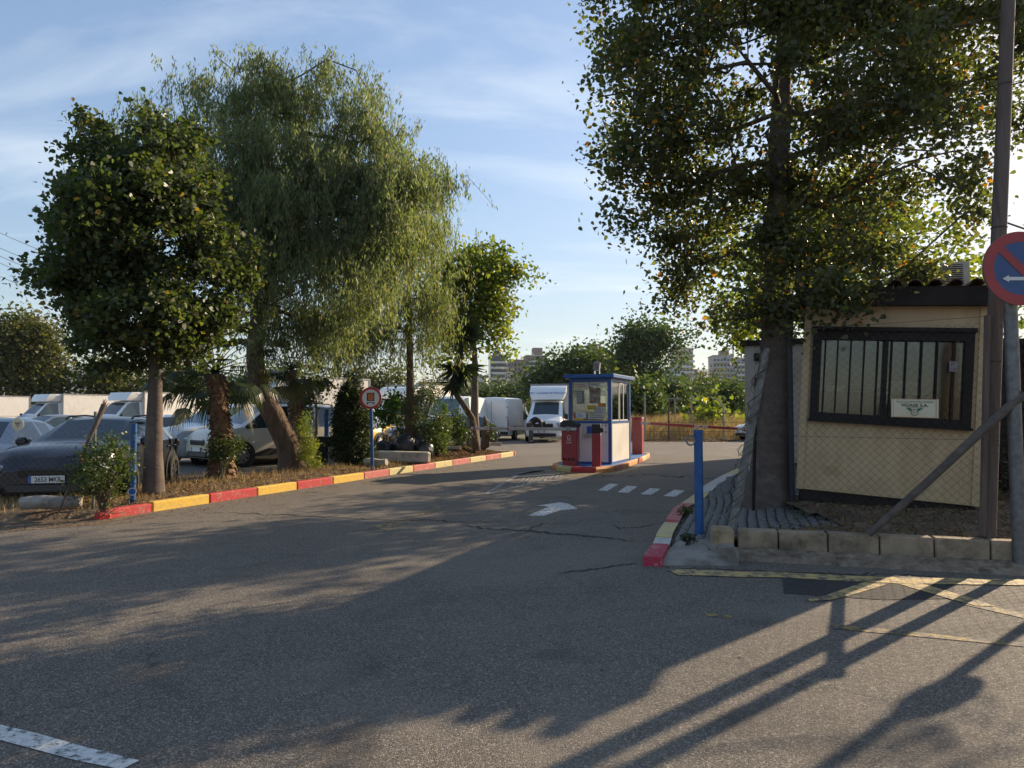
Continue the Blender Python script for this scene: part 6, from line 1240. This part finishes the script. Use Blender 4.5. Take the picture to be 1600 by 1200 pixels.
# ================================================================ PERSON bending over in front of the truck
def skin_fig(name, verts, edges, radii, m, parent, sub=2, root=0):
    me = bpy.data.meshes.new(name); me.from_pydata(verts, edges, []); o = bpy.data.objects.new(name, me); link(o, parent); me.materials.append(m)
    md = o.modifiers.new('skin', 'SKIN'); me.skin_vertices.new() if not me.skin_vertices else None
    for i, r_ in enumerate(radii): me.skin_vertices[0].data[i].radius = (r_, r_) if not isinstance(r_, tuple) else r_
    for i in range(len(verts)): me.skin_vertices[0].data[i].use_root = (i == root)
    sb = o.modifiers.new('sub', 'SUBSURF'); sb.levels = sub; sb.render_levels = sub
    bpy.context.view_layer.update(); m2 = bpy.data.meshes.new_from_object(o.evaluated_get(bpy.context.evaluated_depsgraph_get())); o.modifiers.clear(); o.data = m2; m2.shade_smooth()
    if not m2.materials: m2.materials.append(m)
    return o
skin = mat('skin', (.42,.24,.17), (.38,.21,.15), rough=.55, scale=6); clothb = mat('black_jacket', (.02,.02,.026), (.012,.012,.016), rough=.9, scale=12, bump=.004); trs = mat('grey_trousers', (.11,.10,.095), (.08,.075,.07), rough=.9, scale=12, bump=.004)
g = G(830,687.5,0); pr_ = thing('person', 'person in a black jacket bending far forward in front of the white box truck', 'person', (.90, 35.7, 0), 0)
V_ = [(0,0,.92),(.14,0,1.10),(.34,0,1.22),(.52,0,1.18),(.63,0,1.05),(.74,0,.98),
      (.0,-.10,.88),(.05,-.12,.50),(-.02,-.13,.10),(.12,-.14,.04), (.0,.10,.88),(.13,.12,.50),(.10,.13,.10),(.24,.14,.04),
      (.50,-.19,1.12),(.58,-.22,.85),(.70,-.16,.66), (.50,.19,1.12),(.60,.22,.86),(.74,.14,.68)]
Ed = [(0,1),(1,2),(2,3),(3,4),(4,5),(0,6),(6,7),(7,8),(8,9),(0,10),(10,11),(11,12),(12,13),(3,14),(14,15),(15,16),(3,17),(17,18),(18,19)]
Ra = [.14,.15,.165,.15,.06,.10,.095,.062,.045,.045,.095,.062,.045,.045,.065,.048,.036,.065,.048,.036]
body = skin_fig('body', V_, Ed, Ra, skin, pr_)
skin_fig('jacket', [V_[i] for i in (0,1,2,3,14,15,16,17,18,19)]+[(.60,0,1.10)], [(0,1),(1,2),(2,3),(3,4),(4,5),(5,6),(3,7),(7,8),(8,9),(3,10)], [.165,.18,.195,.18,.09,.07,.055,.09,.07,.055,.08], clothb, pr_)
skin_fig('trousers', [(-.01,0,.92)]+[V_[i] for i in (6,7,8,10,11,12)], [(0,1),(1,2),(2,3),(0,4),(4,5),(5,6)], [.155,.115,.082,.07,.115,.082,.07], trs, pr_)
bb = MB(); hc = Vector((.76,0,.96)); nu = 14; vs = []
for a in range(9):
    ph = math.pi*a/8
    for k in range(nu): th = 2*math.pi*k/nu; vs.append(hc+Vector((.115*math.sin(ph)*math.cos(th), .105*math.sin(ph)*math.sin(th), .13*math.cos(ph)+.015)))
bb.add(vs, [(a*nu+k, a*nu+(k+1)%nu, (a+1)*nu+(k+1)%nu, (a+1)*nu+k) for a in range(8) for k in range(nu)]); bb.build('hair', M['ink'], pr_, smooth=True)
for hx_, hy_, hz_ in ((.72,-.15,.60),(.76,.13,.62)):
    hv = [(hx_,hy_,hz_+.05),(hx_+.01,hy_,hz_)]; he = [(0,1)]; hr = [.032,.036]
    for f_ in range(4): k0 = len(hv); o_ = (f_-1.5)*.02; hv += [(hx_+.02, hy_+o_, hz_-.04), (hx_+.035, hy_+o_, hz_-.085)]; he += [(1,k0),(k0,k0+1)]; hr += [.010,.008]
    k0 = len(hv); hv += [(hx_+.045,hy_+.02,hz_-.01),(hx_+.06,hy_+.02,hz_-.04)]; he += [(1,k0),(k0,k0+1)]; hr += [.011,.009]
    skin_fig('hand', hv, he, hr, skin, pr_, 1)
for x_, y_ in ((.05,-.13),(.17,.13)): bb = MB(); bb.box((x_, y_, .045), (.27,.10,.09), bev=.03); fixn(bb.build('shoe', M['ink'], pr_, smooth=True))
# ================================================================ FAR BACKGROUND
def far_tree(label, px, d, nleaf, ls, leaf, seed, base_v=None, name='background_tree', group=None, z0=0., trunk_r=.2, cat='tree', open_=.25, nclus=70):
    """px: list of (u, v, ru, rv) pixel ellipses; trunk under the first"""
    E = [ell_px(u, v, d, ru, rv, ru*d/F*.8) for u, v, ru, rv in px]; c = E[0][0]; tr = [(c[0], c[1], z0), (c[0]+.1, c[1], z0+(c[2]-z0)*.5), (c[0], c[1], c[2])]
    return tree(name, label, group, tr, trunk_r, E, nclus, nleaf, ls, M[leaf], M['bark_rough'], cat, sig=ls*1.3+.10*d/20, asp=.7, k=4, seed=seed, start=.25, shell=.35, tr_n=8, twig=.03)
far_tree('feathery pale green tree right behind the roof of the booth', [(1005,560,36,24),(985,540,22,20),(1045,535,24,18),(1010,520,32,14),(1058,560,12,12),(980,588,20,20),(1066,520,14,9),(1030,585,18,12)], 66, 8200, .34, 'leaf_far', 101, trunk_r=.35, nclus=130)
far_tree('wide dark green tree between the box truck and the booth roof', [(900,590,40,30),(870,600,35,28),(925,575,34,22),(845,612,24,26),(890,570,18,14)], 72, 9000, .45, 'leaf_far', 102, trunk_r=.35, nclus=110)
far_tree('dark green tree directly behind the box truck cargo body', [(945,580,30,26),(960,600,28,30)], 76, 4500, .45, 'leaf_far', 103, nclus=60)
for i, (lab, pxs, d, nl, lf) in enumerate((('low bushy tree beyond the dry grass left of the bent posts', [(1000,628,22,22),(985,640,18,18)], 50, 2600, 'leaf_far'), ('low green tree beyond the dry grass behind the two armed post', [(1048,625,26,20),(1030,635,20,14)], 62, 2600, 'leaf_far'),
        ('dark rounded tree beyond the dry grass in the middle of the field edge', [(1085,622,24,20),(1100,635,22,14)], 70, 2800, 'leaf_far'), ('yellowish tree beyond the dry grass in front of the office block', [(1112,615,18,16)], 74, 1500, 'leaf_far_olive'),
        ('low tree beyond the dry grass beside the white hut', [(1145,625,24,20),(1130,640,26,14)], 66, 2800, 'leaf_far'), ('bright green young tree standing in the dry grass by the fence', [(1108,652,7,12)], 43, 500, 'leaf_light'),
        ('small round tree beneath the striped apartment tower', [(775,618,20,12),(790,624,18,12)], 90, 2000, 'leaf_far'), ('small tree behind the white panel van', [(812,618,16,14)], 88, 1500, 'leaf_far'), ('low tree between the yucca and the far apartments', [(745,618,22,14),(715,612,22,18)], 86, 2200, 'leaf_far'))):
    far_tree(lab, pxs, d, nl, .38, lf, 110+i, nclus=36)
far_tree('yellow green tree at the far left edge above the box trucks', [(40,560,50,58),(20,530,44,44),(70,580,44,44),(80,530,30,28),(-30,560,50,60),(110,600,34,26)], 62, 16000, .36, 'leaf_far_olive', 130, trunk_r=.35, nclus=150)
far_tree('olive green tree behind the foot of the dark broadleaf tree', [(150,590,34,26),(190,600,30,20)], 64, 3800, .38, 'leaf_far_olive', 131, nclus=50)
far_tree('green tree far behind the fan palm', [(260,600,44,24),(310,595,30,26)], 68, 4200, .38, 'leaf_far', 132, nclus=50)
far_tree('green tree far behind the leaning pepper trunk', [(400,605,50,22),(460,600,34,26)], 70, 4200, .38, 'leaf_far', 133, nclus=50)
far_tree('olive tree far behind the conifer', [(560,605,50,18),(610,600,40,20)], 74, 3800, .38, 'leaf_far_olive', 134, nclus=50)
far_tree('bare thin branched tree behind the shrub and the yucca', [(685,595,30,30)], 42, 260, .12, 'leaf_far_olive', 135, nclus=60, trunk_r=.12)
# low scrub line that closes the yard
for i, (x0, x1, y) in enumerate(((-75,-20,82),(-20,20,96),(18,60,84))):
    pts = np.random.RandomState(140+i); n = 16000; xy = np.column_stack([pts.uniform(x0, x1, n), y+pts.normal(size=n)*2.0]); hh = 2.6+1.1*np.sin(xy[:,0]*.35)+.7*np.sin(xy[:,0]*.9+1)
    C = np.column_stack([xy, pts.uniform(0, 1, n)**.8*hh]); V, Fq = leaf_arrays(C, pts.normal(size=(n,3)), pts.normal(size=(n,3))+[0,0,.5], .55*pts.uniform(.5,1.2,n), .7)
    npmesh('scrub', V, Fq, M['leaf_far'], pts.uniform(0,1,n), None, 'stuff')
# apartment blocks
FW = {k: mat('far_'+k, c, tuple(x*.88 for x in c), rough=.85, scale=.3) for k, c in dict(white=(.62,.60,.57), cream=(.55,.47,.36), brown=(.26,.20,.16), grey=(.38,.38,.38), dark=(.07,.08,.10), orange=(.60,.40,.22), brick=(.33,.24,.18)).items()}
FW['glass'] = mat('far_glass', (.05,.06,.08), (.03,.04,.05), rough=.2, scale=.3)
def block(label, u0, u1, vt, d, floors, wallm, bandm=None, depth=14, rz=0., bays=5, setback=None, cat='building', style='balcony'):
    a, c = P(u0, vt, d), P(u1, vt, d); W_ = c.x-a.x; H = a.z; root = thing('apartment_block', label, cat, ((a.x+c.x)/2, d+depth/2, 0), rz); b = MB(); b.box((0,0,H/2), (W_, depth, H)); b.build('wall', FW[wallm], root)
    fh = 3.0; nf = floors; top = H-.9; wm = MB(); bw = W_/bays; wm.box((0,0,0), (bw*.62, .12, 1.5)); wme = wm.mesh('window', FW['glass']); ws = MB(); ws.box((0,0,0), (.12, bw*.5, 1.5)); wse = ws.mesh('window', FW['glass'])
    bmh = MB(); bmh.box((0,0,0), (W_*.96, 1.5, 1.15)); bme = bmh.mesh('balcony', FW[bandm or wallm]); sideb = MB(); sideb.box((0,0,0), (1.2, depth*.9, 1.1)); sbe = sideb.mesh('balcony', FW[bandm or wallm])
    for f in range(nf):
        z = top-fh*(f+.55)
        if z < 2: break
        for k in range(bays):
            share(wme, 'window', root, (-W_/2+bw*(k+.5), -depth/2-.03, z)); 
        for k in range(2): share(wse, 'window', root, (W_/2+.03, -depth/4+k*depth/2, z))
        if style == 'balcony': share(bme, 'balcony', root, (0, -depth/2-.75, z-1.05)); share(sbe, 'balcony', root, (W_/2+.6, 0, z-1.05))
    b = MB(); b.box((0,0,H+.25), (W_+.6, depth+.6, .5)); b.build('parapet', FW[bandm or wallm], root)
    if setback: b = MB(); sx, sw, sh = setback; b.box((sx*W_, 0, H+.5+sh/2), (sw*W_, depth*.5, sh)); b.build('roof_housing', FW['brown'], root)
    return root
block('white apartment tower with dark blue striped balconies above the panel van', 764, 789, 556, 380, 14, 'glass', 'white', 16, .1, 4, (0,.4,2))
block('long brown apartment block between the two striped towers', 788, 824, 563, 430, 12, 'brown', 'brick', 14, 0, 7, style='plain')
block('white banded apartment tower with brown roof rooms', 820, 853, 556, 440, 13, 'brown', 'white', 16, .1, 5, (.1,.45,5))
block('small pale apartment block at the foot of the striped tower', 789, 802, 583, 360, 6, 'cream', 'white', 12, 0, 3)
block('apartment tower top showing above the trees behind the booth', 908, 946, 548, 420, 14, 'grey', 'white', 16, 0, 6, (.1,.5,4), style='plain')
block('wide apartment block seen through the feathery tree', 1040, 1063, 575, 350, 12, 'grey', 'white', 14, .0, 5)
block('tall cream apartment tower beside the feathery tree', 1058, 1081, 545, 370, 15, 'cream', 'white', 15, .1, 4)
block('lower apartment block with brown balconies beside the cream tower', 1080, 1090, 578, 380, 9, 'brown', 'cream', 12, 0, 3)
block('small orange apartment block in front of the hill', 1088, 1100, 583, 400, 7, 'orange', 'orange', 12, 0, 3, style='plain')
block('grey stepped apartment tower with many balconies beside the white hut', 1117, 1148, 556, 390, 14, 'grey', 'grey', 16, -.1, 6, (.15,.4,3))
block('slim grey apartment block beside the stepped tower', 1146, 1175, 560, 400, 13, 'grey', 'white', 14, 0, 5)
block('low dark glass office block under the stepped tower', 1102, 1178, 596, 300, 4, 'dark', 'dark', 20, 0, 12, style='plain', cat='office block')
block('pale low building glimpsed under the feathery tree', 1012, 1040, 600, 280, 5, 'white', 'white', 14, 0, 5, style='plain')
block('orange brown building behind the bare thin tree', 655, 700, 598, 300, 4, 'orange', 'brick', 14, 0, 7, style='plain')
block('white and blue building behind the yucca', 735, 760, 590, 260, 5, 'white', 'white', 14, 0, 4)
# cranes
for lab, u, vt, vb, jib in (('tower crane with a thin mast behind the stepped grey tower', 1145, 512, 600, (-4, 14, 520)), ('second tower crane beside the white hut edge', 1158, 528, 600, (-12, 6, 537))):
    a = P(u, vt, 480); root = thing('tower_crane', lab, 'crane', (a.x, a.y, 0)); b = MB(); b.box((0,0,a.z/2), (.8,.8,a.z)); b.build('mast', FW['orange'], root); b = MB(); zj = P(u, jib[2], 480).z; x0, x1 = jib[0]*480/F, jib[1]*480/F; b.box(((x0+x1)/2, 0, zj), (x1-x0, .5, .5)); b.build('jib', FW['orange'], root)
# hills
def hill(u0, u1, vt, d, seed, n=60):
    b = MB(); rs = np.random.RandomState(seed); vs = []; 
    for i in range(n+1):
        u = u0+(u1-u0)*i/n; h_ = max(6, (P(u, vt, d).z)*(.72+.18*math.sin(i*.33+seed)+.10*math.sin(i*.9+seed*2)+.02*rs.normal())); x = P(u, 643, d).x
        vs += [(x, d-500, -1), (x*1.02, d-250, h_*.55), (x*1.04, d, h_), (x*1.06, d+400, -1)]
    b.add(vs, [(i*4+j, (i+1)*4+j, (i+1)*4+j+1, i*4+j+1) for i in range(n) for j in range(3)]); return b.build('hill', M['hill'], kind='structure', smooth=True, ang=180)
hill(-900, 2600, 560, 3600, 3)
# posts at the far side of the yard
gp = 'fence posts at the edge of the dry field'
def field_post(label, u, vt, vb, d, shape, rr=.045):
    a = P(u, vb, d); t = P(u, vt, d); root = thing('field_post', label, 'fence post', (a.x, a.y, 0), 0, gp); h = t.z; b = MB()
    if shape == 'bent': b.tube([(0,0,0),(0,0,h-.45),(-.3,0,h)], rr*1.2, 6)
    elif shape == 'T': b.tube([(0,0,0),(0,0,h)], rr, 6); b.tube([(-.42,0,h),(.42,0,h)], rr*.9, 6)
    elif shape == 'curve': b.tube([(0,0,0),(0,0,h*.75),(.03,0,h*.9),(.16,0,h)], rr, 6)
    else: b.tube([(0,0,0),(0,0,h)], rr, 6)
    b.build('post', M['concrete'] if shape != 'curve' else M['tile'], root); return root
field_post('straight pale post at the field edge just behind the booth', 1008, 616, 690, 38.6, 's'); field_post('curved rusty post at the field edge beside the two armed one', 1045, 624, 688, 39, 'curve'); field_post('two armed pale post at the field edge', 1055, 623, 680, 44, 'T'); field_post('straight pale post at the field edge above the blue bollard', 1081, 619, 690, 38.8, 's'); field_post('bent topped concrete post at the field edge near the white car', 1131, 624, 690, 38.6, 'bent')
o = thing('field_fence', 'low wire fence strands along the edge of the dry field', 'fence', (7.3,38.9,0)); b = MB()
for z in (.5,1.0,1.5): b.tube([(-.6,0,z),(5.2,-.4,z)], .012, 4)
b.build('strand', M['wire'], o)
# overhead wires at the upper left
o = thing('power_lines', 'thin power lines crossing the sky at the upper left', 'power lines', tuple(P(-300,225,80)))
o0 = Vector(o.location)
for dv in (0, 26, 40, 52, 75):
    b = MB(); a = P(-300,225+dv,80)-o0; c = P(340,495+dv*.8,120)-o0; b.tube([a.lerp(c, t)-Vector((0,0,1.2*math.sin(math.pi*t))) for t in [i/12 for i in range(13)]], .035, 4); b.build('wire', M['wire'], o)
# ---------------------------------------------------------------- air
if HAZE:
    b = MB(); b.box((0, 2000, 174), (9400, 9400, 352)); hz = b.build('haze', M['land'], kind='stuff'); hm = bpy.data.materials.new('haze'); hm.use_nodes = True; n = hm.node_tree.nodes; l = hm.node_tree.links; n.remove(n['Principled BSDF'])
    pv = n.new('ShaderNodeVolumePrincipled'); pv.inputs['Color'].default_value = (.80,.88,1,1); pv.inputs['Density'].default_value = HAZE; pv.inputs['Anisotropy'].default_value = .2; l.new(pv.outputs[0], n['Material Output'].inputs['Volume']); hz.data.materials.clear(); hz.data.materials.append(hm)
